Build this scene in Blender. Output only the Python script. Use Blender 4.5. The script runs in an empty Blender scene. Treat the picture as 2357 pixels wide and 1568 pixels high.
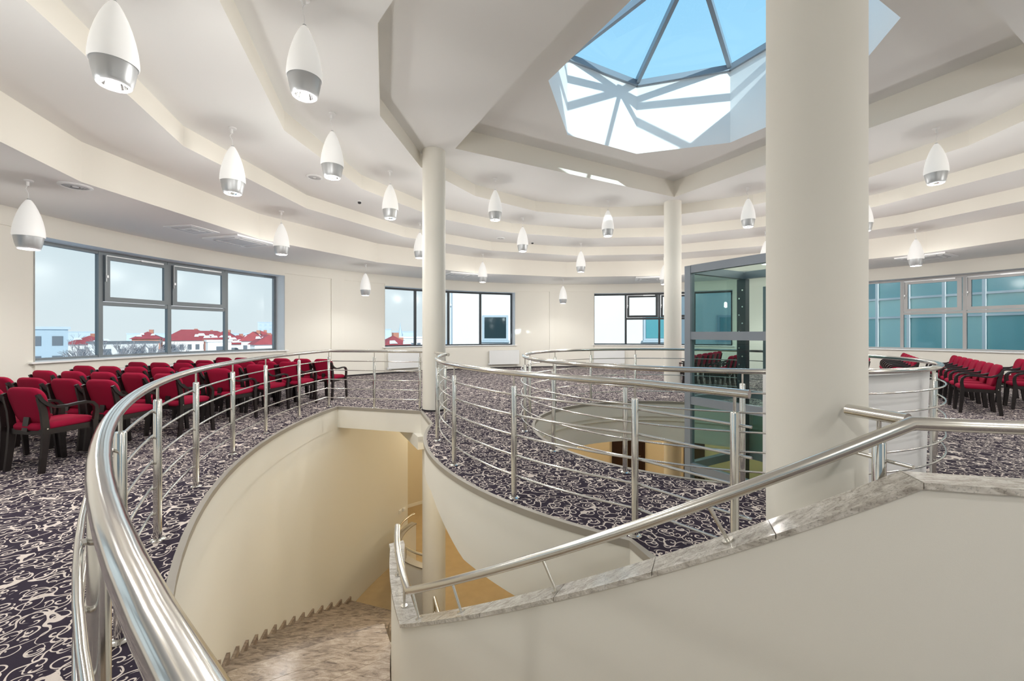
import bpy, bmesh, math, random
from mathutils import Vector, Matrix
random.seed(7)
SC = bpy.context.scene
COL = SC.collection
PI = math.pi
def R_(d): return math.radians(d)

# ------------------------------------------------------------------ camera
cam_d = bpy.data.cameras.new('camera'); cam = bpy.data.objects.new('camera', cam_d); COL.objects.link(cam)
cam.location = (0, 0, 1.375); cam.rotation_euler = (PI/2, 0, 0)
cam_d.sensor_width = 36.0; cam_d.lens = 956.5/2357*36.0; cam_d.shift_y = -17.4/2357
cam_d.clip_start = 0.02; cam_d.clip_end = 2000
SC.camera = cam

# ------------------------------------------------------------------ world, sun, exposure
W = bpy.data.worlds.new('sky'); SC.world = W; W.use_nodes = True
nt = W.node_tree; nt.nodes.clear()
o_ = nt.nodes.new('ShaderNodeOutputWorld'); bg = nt.nodes.new('ShaderNodeBackground')
tc = nt.nodes.new('ShaderNodeTexCoord'); sx = nt.nodes.new('ShaderNodeSeparateXYZ')
rp = nt.nodes.new('ShaderNodeValToRGB')
nt.links.new(tc.outputs['Generated'], sx.inputs[0]); nt.links.new(sx.outputs['Z'], rp.inputs[0])
cr = rp.color_ramp
cr.elements[0].position = 0.0; cr.elements[0].color = (0.80, 0.845, 0.875, 1)
cr.elements[1].position = 0.85; cr.elements[1].color = (0.22, 0.45, 0.70, 1)
e_ = cr.elements.new(0.22); e_.color = (0.70, 0.785, 0.84, 1)
e_ = cr.elements.new(0.5); e_.color = (0.40, 0.61, 0.76, 1)
nt.links.new(rp.outputs[0], bg.inputs[0]); nt.links.new(bg.outputs[0], o_.inputs[0])
bg.inputs[1].default_value = 1.02
sun_d = bpy.data.lights.new('sun', 'SUN'); sun = bpy.data.objects.new('sun', sun_d); COL.objects.link(sun)
sun_d.energy = 3.8; sun_d.angle = R_(0.6); sun_d.color = (1.0, 0.95, 0.90)
sun.location = (12, -40, 30)
sun.rotation_euler = Vector((-0.288, 0.957, -0.41)).to_track_quat('-Z', 'Y').to_euler()
LAMP_W = 19.0          # radiant watts of one pendant, all round
BEAM_W = 34.0          # and in its downward beam
SHADE_GLOW = 0.16
SC.view_settings.view_transform = 'Standard'; SC.view_settings.look = 'None'
SC.view_settings.exposure = 0.68; SC.view_settings.gamma = 1.0
SC.view_settings.use_curve_mapping = False
try:
    SC.cycles.max_bounces = 8; SC.cycles.diffuse_bounces = 5; SC.cycles.transparent_max_bounces = 14
    SC.cycles.glossy_bounces = 4; SC.cycles.sample_clamp_indirect = 6.0
    SC.cycles.caustics_reflective = False; SC.cycles.caustics_refractive = False
except Exception: pass

# ------------------------------------------------------------------ materials
def new_mat(name):
    m = bpy.data.materials.new(name); m.use_nodes = True
    return m, m.node_tree, m.node_tree.nodes['Principled BSDF']
def N(t, typ, **kw):
    n = t.nodes.new(typ)
    for k, v in kw.items(): setattr(n, k, v)
    return n
def plain(name, col, rough=0.6, metal=0.0, var=0.0, vscale=20.0, bump=0.0, bscale=200.0, spec=0.5, emit=None, estr=0.0):
    m, t, b = new_mat(name)
    b.inputs['Base Color'].default_value = (*col, 1); b.inputs['Roughness'].default_value = rough
    b.inputs['Metallic'].default_value = metal; b.inputs['Specular IOR Level'].default_value = spec
    geo = N(t, 'ShaderNodeNewGeometry')
    if var > 0:
        nz = N(t, 'ShaderNodeTexNoise'); nz.inputs['Scale'].default_value = vscale; nz.inputs['Detail'].default_value = 4
        t.links.new(geo.outputs['Position'], nz.inputs['Vector'])
        mx = N(t, 'ShaderNodeMix', data_type='RGBA'); mx.inputs[6].default_value = tuple(c*(1-var) for c in col)+(1,)
        mx.inputs[7].default_value = tuple(min(1, c*(1+var)) for c in col)+(1,)
        t.links.new(nz.outputs[0], mx.inputs[0]); t.links.new(mx.outputs[2], b.inputs['Base Color'])
    if bump > 0:
        nb = N(t, 'ShaderNodeTexNoise'); nb.inputs['Scale'].default_value = bscale
        t.links.new(geo.outputs['Position'], nb.inputs['Vector'])
        bp = N(t, 'ShaderNodeBump'); bp.inputs['Strength'].default_value = bump; bp.inputs['Distance'].default_value = 0.002
        t.links.new(nb.outputs[0], bp.inputs['Height']); t.links.new(bp.outputs[0], b.inputs['Normal'])
    if emit:
        b.inputs['Emission Color'].default_value = (*emit, 1); b.inputs['Emission Strength'].default_value = estr
    return m
def glass_mat(name, tint, ior=1.45, rough=0.0, refl=0.6):
    m, t, b = new_mat(name); t.nodes.remove(b)
    out = t.nodes['Material Output']
    tr = N(t, 'ShaderNodeBsdfTransparent'); tr.inputs[0].default_value = (*tint, 1)
    gl = N(t, 'ShaderNodeBsdfGlossy'); gl.inputs['Roughness'].default_value = rough
    fr = N(t, 'ShaderNodeFresnel'); geo = N(t, 'ShaderNodeNewGeometry')      # same reflectance from both sides of the sheet
    im = N(t, 'ShaderNodeMix', data_type='FLOAT'); im.inputs[2].default_value = ior; im.inputs[3].default_value = 1/ior
    t.links.new(geo.outputs['Backfacing'], im.inputs[0]); t.links.new(im.outputs[0], fr.inputs[0])
    ml = N(t, 'ShaderNodeMath', operation='MULTIPLY'); ml.inputs[1].default_value = refl
    mx = N(t, 'ShaderNodeMixShader')
    t.links.new(fr.outputs[0], ml.inputs[0]); t.links.new(ml.outputs[0], mx.inputs[0])
    t.links.new(tr.outputs[0], mx.inputs[1]); t.links.new(gl.outputs[0], mx.inputs[2]); t.links.new(mx.outputs[0], out.inputs[0])
    return m
def carpet_mat():
    m, t, b = new_mat('scroll_carpet'); b.inputs['Roughness'].default_value = 0.95; b.inputs['Specular IOR Level'].default_value = 0.15
    L = t.links.new
    geo = N(t, 'ShaderNodeNewGeometry')
    def math_(op, a, b2=None, c=None):
        n = N(t, 'ShaderNodeMath', operation=op)
        for i, x in enumerate((a, b2, c)):
            if x is None: continue
            if isinstance(x, (int, float)): n.inputs[i].default_value = x
            else: L(x, n.inputs[i])
        return n.outputs[0]
    # a soft warp keeps the curls from looking mechanical
    wn = N(t, 'ShaderNodeTexNoise'); wn.inputs['Scale'].default_value = 6.0; L(geo.outputs['Position'], wn.inputs['Vector'])
    ws = N(t, 'ShaderNodeVectorMath', operation='SCALE'); L(wn.outputs['Color'], ws.inputs[0]); ws.inputs['Scale'].default_value = 0.05
    wp = N(t, 'ShaderNodeVectorMath', operation='ADD'); L(geo.outputs['Position'], wp.inputs[0]); L(ws.outputs[0], wp.inputs[1])
    masks = []
    for scale, off, turns, wid, rmax in ((8.6, 0.0, 1.7, 0.112, 0.52), (9.8, 3.37, 1.3, 0.095, 0.48), (14.5, 7.1, 0.9, 0.115, 0.42)):
        mp = N(t, 'ShaderNodeVectorMath', operation='MULTIPLY_ADD'); L(wp.outputs[0], mp.inputs[0])
        mp.inputs[1].default_value = (scale, scale, 0); mp.inputs[2].default_value = (off, off*1.7, 0)
        vo = N(t, 'ShaderNodeTexVoronoi', voronoi_dimensions='2D', feature='F1'); vo.inputs['Scale'].default_value = 1.0
        vo.inputs['Randomness'].default_value = 0.75; L(mp.outputs[0], vo.inputs['Vector'])
        df = N(t, 'ShaderNodeVectorMath', operation='SUBTRACT'); L(mp.outputs[0], df.inputs[0]); L(vo.outputs['Position'], df.inputs[1])
        sp = N(t, 'ShaderNodeSeparateXYZ'); L(df.outputs[0], sp.inputs[0])
        th = math_('ARCTAN2', sp.outputs[1], sp.outputs[0])
        sc_ = N(t, 'ShaderNodeSeparateColor'); L(vo.outputs['Color'], sc_.inputs[0])
        sgn = math_('SUBTRACT', math_('MULTIPLY', math_('GREATER_THAN', sc_.outputs[0], 0.5), 2.0), 1.0)
        a = math_('ADD', math_('DIVIDE', math_('MULTIPLY', th, sgn), 2*PI), sc_.outputs[1])
        u = math_('FRACT', math_('ADD', a, math_('MULTIPLY', vo.outputs['Distance'], turns*1.6)))
        dist = math_('ABSOLUTE', math_('SUBTRACT', u, 0.5))
        # the stroke swells in the middle of the curl
        w_ = math_('MULTIPLY', math_('SUBTRACT', 1.25, math_('MULTIPLY', vo.outputs['Distance'], 1.7)), wid)
        on = math_('LESS_THAN', dist, w_)
        on = math_('MULTIPLY', on, math_('LESS_THAN', vo.outputs['Distance'], rmax))
        masks.append(on)
    # meandering stems
    sn = N(t, 'ShaderNodeTexNoise'); sn.inputs['Scale'].default_value = 5.5; sn.inputs['Detail'].default_value = 1.0
    L(geo.outputs['Position'], sn.inputs['Vector'])
    stem = math_('LESS_THAN', math_('ABSOLUTE', math_('SUBTRACT', sn.outputs[0], 0.5)), 0.012)
    mk = math_('MAXIMUM', masks[0], stem)
    mk = math_('MAXIMUM', mk, math_('MULTIPLY', masks[1], math_('GREATER_THAN', sn.outputs[0], 0.52)))
    mk = math_('MAXIMUM', mk, math_('MULTIPLY', masks[2], math_('LESS_THAN', sn.outputs[0], 0.42)))
    fn = N(t, 'ShaderNodeTexNoise'); fn.inputs['Scale'].default_value = 420; L(geo.outputs['Position'], fn.inputs['Vector'])
    c1 = N(t, 'ShaderNodeMix', data_type='RGBA'); c1.inputs[6].default_value = (0.014, 0.010, 0.020, 1); c1.inputs[7].default_value = (0.055, 0.042, 0.062, 1)
    L(fn.outputs[0], c1.inputs[0])
    c2 = N(t, 'ShaderNodeMix', data_type='RGBA'); c2.inputs[6].default_value = (0.50, 0.43, 0.385, 1); c2.inputs[7].default_value = (0.80, 0.71, 0.65, 1)
    L(fn.outputs[0], c2.inputs[0])
    mx = N(t, 'ShaderNodeMix', data_type='RGBA'); L(mk, mx.inputs[0]); L(c1.outputs[2], mx.inputs[6]); L(c2.outputs[2], mx.inputs[7])
    L(mx.outputs[2], b.inputs['Base Color'])
    bp = N(t, 'ShaderNodeBump'); bp.inputs['Strength'].default_value = 0.35; bp.inputs['Distance'].default_value = 0.003
    L(fn.outputs[0], bp.inputs['Height']); L(bp.outputs[0], b.inputs['Normal'])
    return m
def stone_mat(name, dark, light, warm, rough, stretch=(1, 1, 1), scale=9.0, speck=0.0):
    m, t, b = new_mat(name); b.inputs['Roughness'].default_value = rough
    L = t.links.new; geo = N(t, 'ShaderNodeNewGeometry')
    mp = N(t, 'ShaderNodeMapping'); mp.inputs['Scale'].default_value = stretch; mp.inputs['Rotation'].default_value = (0, 0, 0.5); L(geo.outputs['Position'], mp.inputs[0])
    n1 = N(t, 'ShaderNodeTexNoise'); n1.inputs['Scale'].default_value = scale; n1.inputs['Detail'].default_value = 9; n1.inputs['Roughness'].default_value = 0.65; n1.inputs['Distortion'].default_value = 1.3
    L(mp.outputs[0], n1.inputs['Vector'])
    r1 = N(t, 'ShaderNodeValToRGB'); L(n1.outputs[0], r1.inputs[0])
    r1.color_ramp.elements[0].position = 0.34; r1.color_ramp.elements[0].color = (*dark, 1)
    r1.color_ramp.elements[1].position = 0.62; r1.color_ramp.elements[1].color = (*light, 1)
    e = r1.color_ramp.elements.new(0.47); e.color = (*warm, 1)
    last = r1.outputs[0]
    if speck > 0:
        n2 = N(t, 'ShaderNodeTexNoise'); n2.inputs['Scale'].default_value = 130; n2.inputs['Detail'].default_value = 3; L(geo.outputs['Position'], n2.inputs['Vector'])
        r2 = N(t, 'ShaderNodeValToRGB'); L(n2.outputs[0], r2.inputs[0]); r2.color_ramp.elements[0].position = 0.33; r2.color_ramp.elements[0].color = (1-speck,)*3+(1,)
        r2.color_ramp.elements[1].position = 0.45; r2.color_ramp.elements[1].color = (1, 1, 1, 1)
        mx = N(t, 'ShaderNodeMix', data_type='RGBA', blend_type='MULTIPLY'); mx.inputs[0].default_value = 1.0
        L(last, mx.inputs[6]); L(r2.outputs[0], mx.inputs[7]); last = mx.outputs[2]
    L(last, b.inputs['Base Color'])
    return m
M = {}
M['wall'] = plain('cream_wall_paint', (0.78, 0.755, 0.685), 0.75, bump=0.12, bscale=350)
M['ceil'] = plain('white_ceiling_paint', (0.80, 0.795, 0.775), 0.8, bump=0.05, bscale=300)
M['riser'] = plain('cream_riser_paint', (0.80, 0.765, 0.69), 0.75, bump=0.05, bscale=300)
M['white'] = plain('bright_white_paint', (0.88, 0.88, 0.875), 0.6)
M['beige'] = plain('lower_beige_paint', (0.66, 0.58, 0.43), 0.75)
M['lowfloor'] = plain('lower_tile', (0.42, 0.31, 0.17), 0.35, var=0.12, vscale=6)
M['carpet'] = carpet_mat()
M['trim'] = plain('grey_edge_profile', (0.36, 0.33, 0.285), 0.45, metal=0.3)
M['base'] = plain('dark_skirting', (0.02, 0.016, 0.02), 0.7)
M['steel'] = plain('polished_steel', (0.74, 0.725, 0.69), 0.13, metal=1.0)
M['steel2'] = plain('brushed_steel', (0.70, 0.68, 0.63), 0.24, metal=1.0)
M['granite'] = stone_mat('grey_granite_coping', (0.33, 0.30, 0.26), (0.66, 0.63, 0.575), (0.50, 0.465, 0.41), 0.10, (1, 3.2, 3.2), 7.0, 0.35)
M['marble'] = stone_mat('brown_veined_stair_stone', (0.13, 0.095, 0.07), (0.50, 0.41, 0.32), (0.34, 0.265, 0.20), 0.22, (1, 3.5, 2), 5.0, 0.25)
M['marble_shaded'] = stone_mat('shaded_brown_stair_stone', (0.085, 0.062, 0.045), (0.36, 0.285, 0.22), (0.235, 0.18, 0.135), 0.25, (1, 3.5, 2), 5.0, 0.25)  # same stone as the landing; its dimmer light is put into the colour
M['skirt'] = stone_mat('brown_stone_skirting', (0.13, 0.09, 0.065), (0.36, 0.28, 0.21), (0.24, 0.18, 0.135), 0.3, (1, 3, 2), 6.0, 0.3)
M['fabric'] = plain('crimson_fabric', (0.27, 0.004, 0.030), 0.9, var=0.25, vscale=260, bump=0.3, bscale=700, spec=0.2)
M['wood'] = plain('black_stained_wood', (0.011, 0.0065, 0.0065), 0.36, var=0.3, vscale=30)
M['frame'] = plain('grey_aluminium_frame', (0.20, 0.225, 0.24), 0.4, metal=0.25)
M['framedark'] = plain('dark_aluminium_frame', (0.035, 0.04, 0.045), 0.4, metal=0.2)
M['framelight'] = plain('light_aluminium_frame', (0.44, 0.43, 0.425), 0.4, metal=0.2)
M['chrome'] = plain('white_hardware', (0.72, 0.73, 0.74), 0.3, metal=0.3)
M['liftgrey'] = plain('blue_grey_lift_steel', (0.30, 0.34, 0.39), 0.4, metal=0.15)
M['liftdark'] = plain('lift_guide_rail', (0.05, 0.065, 0.08), 0.4, metal=0.5)
M['glass'] = glass_mat('window_glass', (0.745, 0.78, 0.785), rough=0.16, refl=0.5)
M['liftglass'] = glass_mat('lift_glass', (0.80, 0.89, 0.87))
M['skyglass'] = glass_mat('skylight_glass', (0.58, 0.76, 0.83))
M['shade'] = plain('opal_glass_shade', (0.84, 0.84, 0.83), 0.35, emit=(1.0, 0.98, 0.94), estr=SHADE_GLOW)
M['cup'] = plain('silver_lamp_cup', (0.50, 0.51, 0.52), 0.38, metal=0.55)
M['reflector'] = plain('faceted_reflector', (0.9, 0.9, 0.9), 0.08, metal=1.0)
M['bulb'] = plain('lamp_bulb', (1, 1, 1), 0.5, emit=(1.0, 0.97, 0.92), estr=3.0)
M['added_lowlamp'] = plain('added_lamp_diffuser', (1, 1, 1), 0.5, emit=(1.0, 0.86, 0.64), estr=6.0)
M['plastic'] = plain('white_plastic', (0.82, 0.82, 0.81), 0.45)
M['vent'] = plain('grey_vent', (0.55, 0.55, 0.55), 0.5)
M['blackp'] = plain('black_plastic', (0.03, 0.03, 0.03), 0.4)
M['radiator'] = plain('white_radiator_enamel', (0.80, 0.81, 0.81), 0.35)
M['door'] = plain('dark_brown_door', (0.022, 0.008, 0.006), 0.35)
M['snow'] = plain('snow', (0.80, 0.82, 0.85), 0.9, var=0.15, vscale=0.06)
M['xwhite'] = plain('white_render', (0.80, 0.79, 0.78), 0.8)
M['xbrick'] = plain('brick_red_render', (0.50, 0.22, 0.16), 0.8)
M['xroof'] = plain('red_roof_tile', (0.40, 0.075, 0.085), 0.7, var=0.3, vscale=0.9)
M['xroofgrey'] = plain('dark_roof_felt', (0.16, 0.17, 0.19), 0.8)
M['xwin'] = plain('far_window_glass', (0.16, 0.18, 0.21), 0.15)
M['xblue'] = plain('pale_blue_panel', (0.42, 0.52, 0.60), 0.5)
M['xhaze'] = plain('haze_tinted_render', (0.50, 0.58, 0.65), 0.8)  # distance haze put into the wall colour of far buildings
M['bark'] = plain('winter_bark', (0.30, 0.29, 0.31), 0.9)
M['teal'] = plain('teal_curtain_glass', (0.24, 0.54, 0.55), 0.06, spec=0.7)
M['tealdark'] = plain('dark_teal_curtain_glass', (0.10, 0.33, 0.38), 0.05, spec=0.7)
M['tealpale'] = plain('pale_green_spandrel', (0.50, 0.76, 0.72), 0.12)
M['xmull'] = plain('white_mullion', (0.75, 0.77, 0.78), 0.4)
M['xdark'] = plain('dark_glazing', (0.012, 0.035, 0.045), 0.06)

# ------------------------------------------------------------------ geometry helpers
class MB:
    def __init__(s): s.v = []; s.f = []
    def add(s, vs, fs):
        k = len(s.v); s.v += [tuple(x) for x in vs]; s.f += [tuple(i+k for i in f) for f in fs]; return s
    def box(s, c, d, rz=0.0, mat=None):
        x, y, z = (q/2 for q in d)
        vs = [Vector((sx_*x, sy*y, sz*z)) for sz in (-1, 1) for sy in (-1, 1) for sx_ in (-1, 1)]
        m = Matrix.Rotation(rz, 3, 'Z') if mat is None else mat
        vs = [m @ q + Vector(c) for q in vs]
        return s.add(vs, [(0, 2, 3, 1), (4, 5, 7, 6), (0, 1, 5, 4), (2, 6, 7, 3), (0, 4, 6, 2), (1, 3, 7, 5)])
    def bar(s, p, q, w, h, up=(0, 0, 1)):
        p = Vector(p); q = Vector(q); d = (q-p); L = d.length; d.normalize(); u = Vector(up)
        sd = d.cross(u)
        if sd.length < 1e-5: sd = d.cross(Vector((1, 0, 0)))
        sd.normalize(); u = sd.cross(d)
        vs = [a + sd*(i*w/2) + u*(j*h/2) for a in (p, q) for i, j in ((-1, -1), (1, -1), (1, 1), (-1, 1))]
        return s.add(vs, [(0, 1, 2, 3), (7, 6, 5, 4), (0, 4, 5, 1), (1, 5, 6, 2), (2, 6, 7, 3), (3, 7, 4, 0)])
    def tube(s, path, r, n=12, cap=True, closed=False):
        P = [Vector(p) for p in path]; k = len(P); T = []
        for i in range(k):
            a = P[(i-1) % k] if (closed or i > 0) else P[i]; b = P[(i+1) % k] if (closed or i < k-1) else P[i]
            T.append((b-a).normalized())
        up = Vector((0, 0, 1)) if abs(T[0].z) < 0.9 else Vector((1, 0, 0))
        u = T[0].cross(up).normalized(); vs = []
        for i in range(k):
            u = (u - T[i]*u.dot(T[i])).normalized(); w = T[i].cross(u)
            rr = r[i] if isinstance(r, (list, tuple)) else r
            # widen at mitred kinks so that the tube keeps its gauge
            f = 1.0
            if 0 < i < k-1:
                c = (P[i]-P[i-1]).normalized().dot((P[i+1]-P[i]).normalized()); f = 1/max(0.5, math.sqrt(max(0.0, (1+c)/2)))
            for j in range(n):
                a = 2*PI*j/n; vs.append(P[i] + (u*math.cos(a) + w*math.sin(a))*rr*(f if k < 60 else 1))
        fs = []
        for i in range(k if closed else k-1):
            for j in range(n):
                a = i*n+j; b = i*n+(j+1) % n; c = ((i+1) % k)*n+(j+1) % n; d = ((i+1) % k)*n+j
                fs.append((a, b, c, d))
        if cap and not closed: fs += [tuple(range(n-1, -1, -1)), tuple((k-1)*n+j for j in range(n))]
        return s.add(vs, fs)
    def sweep(s, path, w, h, side):          # rectangular section; side = fixed width axis
        P = [Vector(p) for p in path]; sd = Vector(side).normalized(); vs = []; k = len(P)
        for i in range(k):
            t = (P[min(i+1, k-1)]-P[max(i-1, 0)]).normalized(); u = sd.cross(t).normalized()
            ww = w[i] if isinstance(w, list) else w; hh = h[i] if isinstance(h, list) else h
            vs += [P[i]+sd*(a*ww/2)+u*(b*hh/2) for a, b in ((-1, -1), (1, -1), (1, 1), (-1, 1))]
        fs = [(0, 3, 2, 1), tuple((k-1)*4+j for j in range(4))]
        for i in range(k-1):
            for j in range(4): fs.append((i*4+j, i*4+(j+1) % 4, (i+1)*4+(j+1) % 4, (i+1)*4+j))
        return s.add(vs, fs)
    def lathe(s, prof, n=24, c=(0, 0, 0), a0=0.0, a1=2*PI):
        full = abs(a1-a0-2*PI) < 1e-6; m = n if full else n+1; vs = []
        for r, z in prof:
            for j in range(m):
                a = a0+(a1-a0)*j/n; vs.append((c[0]+r*math.cos(a), c[1]+r*math.sin(a), c[2]+z))
        fs = []
        for i in range(len(prof)-1):
            for j in range(n):
                a = i*m+j; b = i*m+(j+1) % m; fs.append((a, b, b+m, a+m))
        return s.add(vs, fs)
    def prism(s, poly, z0, z1):
        n = len(poly); vs = [(x, y, z0) for x, y in poly]+[(x, y, z1) for x, y in poly]
        fs = [tuple(range(n-1, -1, -1)), tuple(range(n, 2*n))]+[(i, (i+1) % n, n+(i+1) % n, n+i) for i in range(n)]
        return s.add(vs, fs)
def root_loc(o):
    v = Vector((0, 0, 0))
    while o is not None: v = v+Vector(o.location); o = o.parent
    return v
def mesh(name, mb, m, smooth=True, ang=35, shift=Vector((0, 0, 0)), fix=True):
    me = bpy.data.meshes.new(name)
    me.from_pydata([tuple(Vector(v)-shift) for v in mb.v], [], mb.f)
    if fix:
        bm = bmesh.new(); bm.from_mesh(me); bmesh.ops.recalc_face_normals(bm, faces=bm.faces); bm.to_mesh(me); bm.free()
    me.update()
    if smooth:
        me.shade_smooth(); me.set_sharp_from_angle(angle=R_(ang))
    me.materials.append(m if not isinstance(m, str) else M[m])
    return me
def obj(name, mb, m, parent=None, smooth=True, ang=35, fix=True):
    sh = root_loc(parent) if parent is not None else Vector((0, 0, 0))
    o = bpy.data.objects.new(name, mesh(name, mb, m, smooth, ang, sh, fix)); COL.objects.link(o); o.parent = parent
    return o
def inst(name, me, parent=None, loc=(0, 0, 0), rz=0.0):
    o = bpy.data.objects.new(name, me); COL.objects.link(o); o.parent = parent; o.location = loc; o.rotation_euler = (0, 0, rz); return o
def empty(name, loc=(0, 0, 0), rz=0.0, parent=None):
    o = bpy.data.objects.new(name, None); COL.objects.link(o); o.location = loc; o.rotation_euler = (0, 0, rz); o.empty_display_size = 0.1; o.parent = parent; return o
def tag(o, label=None, cat=None, group=None, kind=None):
    if label: o['label'] = label
    if cat: o['category'] = cat
    if group: o['group'] = group
    if kind: o['kind'] = kind
    return o
def copy_tree(o, parent=None):
    c = o.copy(); COL.objects.link(c); c.parent = parent
    for ch in o.children: copy_tree(ch, c)
    return c
def fill(loops, z):
    """planar area bounded by the first loop with the other loops cut out"""
    bm = bmesh.new(); es = []
    for lp in loops:
        vs = [bm.verts.new((x, y, z)) for x, y in lp]
        es += [bm.edges.new((vs[i], vs[(i+1) % len(vs)])) for i in range(len(vs))]
    bmesh.ops.triangle_fill(bm, edges=es, use_beauty=True, use_dissolve=False)
    bm.verts.index_update()
    mb = MB(); mb.add([v.co.copy() for v in bm.verts], [tuple(v.index for v in f.verts) for f in bm.faces]); bm.free()
    return mb

# ------------------------------------------------------------------ the plan of the place
O = Vector((2.742, 6.189))            # centre of the round hall
A16 = 185.685                          # one corner of the sixteen-sided ceiling
RWALL = 10.5; ZC = [3.324, 3.844, 4.111, 4.373, 4.623]; RC = [8.34, 7.117, 5.846, 4.586]
Z5 = 5.0; ZL = -4.06                   # top ceiling, lower storey floor
OA = Vector((2.66, 6.04)); RA_RAIL = 2.49; RA_EDGE = 2.34      # lift well
CS = Vector((4.823, 6.899)); RS_RAIL = 8.284; RS_EDGE = 8.125  # outer side of the stair well
def P(r, a, c=O): return Vector((c.x+r*math.cos(R_(a)), c.y+r*math.sin(R_(a))))
def arc(r, a0, a1, step=2.0, c=O):
    n = max(1, int(round(abs(a1-a0)/step))); return [P(r, a0+(a1-a0)*i/n, c) for i in range(n+1)]
def v3(p, z): return (p[0], p[1], z)
def R_out(a):                          # outer stair wall seen from O
    d = Vector((math.cos(R_(a)), math.sin(R_(a)))); q = O-CS; b = q.dot(d); c = q.dot(q)-RS_EDGE**2
    return -b+math.sqrt(b*b-c)
def R_str(a):                          # middle of the inner stair parapet
    if a >= 223.8: return 4.79
    if a >= 211: return 4.45+(4.79-4.45)*(a-211)/12.8
    return 4.45
def cap_z(a):
    if a >= 255: return 0.835
    if a >= 223.8: return 0.835-0.0463*(255-a)
    return 0.835-0.0463*31.2
COLA = [P(4.324, a) for a in (163.185, 73.185, -16.815, 253.185)]

well_stair = arc(RS_EDGE, 173.9, 242.5, 2.0, CS)
well_stair += [P(4.73, 255), P(4.73, 252.7), Vector((0.844, 2.542))]
well_stair += arc(3.96, 240.3, 178.8, 2.0) + [Vector((-1.60, 7.30))]
well_lift = arc(RA_EDGE, 0, 357, 3.0, OA)
floor_out = arc(RWALL+0.65, 0, 357, 3.0)

# ------------------------------------------------------------------ floor
fl = empty('floor'); tag(fl, kind='structure')
obj('carpet', fill([floor_out, well_stair, well_lift], 0.0), 'carpet', fl, smooth=False)
obj('slab_underside', fill([floor_out, well_stair, well_lift], -0.39), 'beige', fl, smooth=False)
def strip(path, z0, z1, closed=False):
    mb = MB(); n = len(path); vs = [v3(p, z) for p in path for z in (z0, z1)]; fs = []
    for i in range(n if closed else n-1):
        j = (i+1) % n; fs.append((2*i, 2*j, 2*j+1, 2*i+1))
    return mb.add(vs, fs)
def band(path_in, path_out, z0, z1, closed=False):
    """solid band between two parallel paths"""
    mb = MB(); n = len(path_in); vs = []; assert n == len(path_out)
    for p, q in zip(path_in, path_out): vs += [v3(p, z0), v3(q, z0), v3(q, z1), v3(p, z1)]
    fs = []
    for i in range(n if closed else n-1):
        j = (i+1) % n
        for k in range(4): fs.append((4*i+k, 4*j+k, 4*j+(k+1) % 4, 4*i+(k+1) % 4))
    if not closed: fs += [(0, 1, 2, 3), (4*n-1, 4*n-2, 4*n-3, 4*n-4)]
    return mb.add(vs, fs)
# edge of the slab round the stair well
fe = empty('wall_stairwell'); tag(fe, kind='structure')
outer_arc = arc(RS_EDGE, 173.9, 242.5, 2.0, CS); outer_arc2 = arc(RS_EDGE+0.12, 173.9, 242.5, 2.0, CS)
obj('slab_edge', band(outer_arc, outer_arc2, -0.39, -0.045), 'wall', fe)
lo_in = arc(RS_EDGE+0.006, 155.5, 246, 2.0, CS); lo_out = arc(RS_EDGE+0.2, 155.5, 246, 2.0, CS)
obj('stair_wall', band(lo_in, lo_out, ZL, -0.39), 'wall', fe)
end_in = [outer_arc[0], Vector((-1.60, 7.30))]; end_out = [outer_arc[0]+Vector((0.02, 0.15)), Vector((-1.58, 7.45))]
obj('end_edge', band(end_in, end_out, -0.39, -0.045), 'wall', fe)
pen = [Vector((-1.60, 7.30)), P(3.96, 178.8)]; pen2 = [Vector((-1.48, 7.36)), P(3.84, 178.0)]
obj('column_edge', band(pen, pen2, -0.5, -0.045), 'wall', fe)
br = arc(3.96, 178.8, 240.3, 1.5); br2 = arc(3.80, 178.8, 240.3, 1.5)
mb = MB(); n = len(br); vs = []; fs = []
for i, (p, q) in enumerate(zip(br, br2)):
    a = 178.8+61.5*i/(n-1)
    zb = -0.39 if a < 203 else (-0.39-(0.33)*min(1, (a-203)/13.0))
    vs += [v3(p, zb), v3(q, zb), v3(q, -0.045), v3(p, -0.045)]
for i in range(n-1):
    for k in range(4): fs.append((4*i+k, 4*i+4+k, 4*i+4+(k+1) % 4, 4*i+(k+1) % 4))
fs += [(0, 1, 2, 3)]; mb.add(vs, fs)
obj('bridge_edge', mb, 'wall', fe)
ke = [P(3.96, 240.3), Vector((0.844, 2.542)), P(4.73, 252.7)]; ke2 = [P(3.80, 240.3), Vector((0.99, 2.60)), P(4.6, 253.6)]
obj('bridge_edge', band(ke, ke2, -0.72, -0.045), 'wall', fe)
obj('downstand_beam', MB().bar((-1.50, 7.10, -0.50), (-2.30, 8.66, -0.50), 0.22, 0.22), 'wall', fe, smooth=False)
tr = empty('trim_1'); tag(tr, kind='structure')
obj('edge_profile', band(arc(RS_EDGE-0.012, 173.9, 242.5, 2, CS), arc(RS_EDGE+0.03, 173.9, 242.5, 2, CS), -0.045, 0.006), 'trim', tr)
obj('edge_profile', band([outer_arc[0]+Vector((0, -.012)), Vector((-1.60, 7.288))], [outer_arc[0]+Vector((0, .03)), Vector((-1.60, 7.33))], -0.045, 0.006), 'trim', tr)
obj('edge_profile', band([Vector((-1.612, 7.30)), P(3.975, 178.8)], [Vector((-1.57, 7.31)), P(3.935, 178.5)], -0.045, 0.006), 'trim', tr)
obj('edge_profile', band(arc(3.972, 178.8, 240.3, 1.5), arc(3.93, 178.8, 240.3, 1.5), -0.045, 0.006), 'trim', tr)
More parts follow.
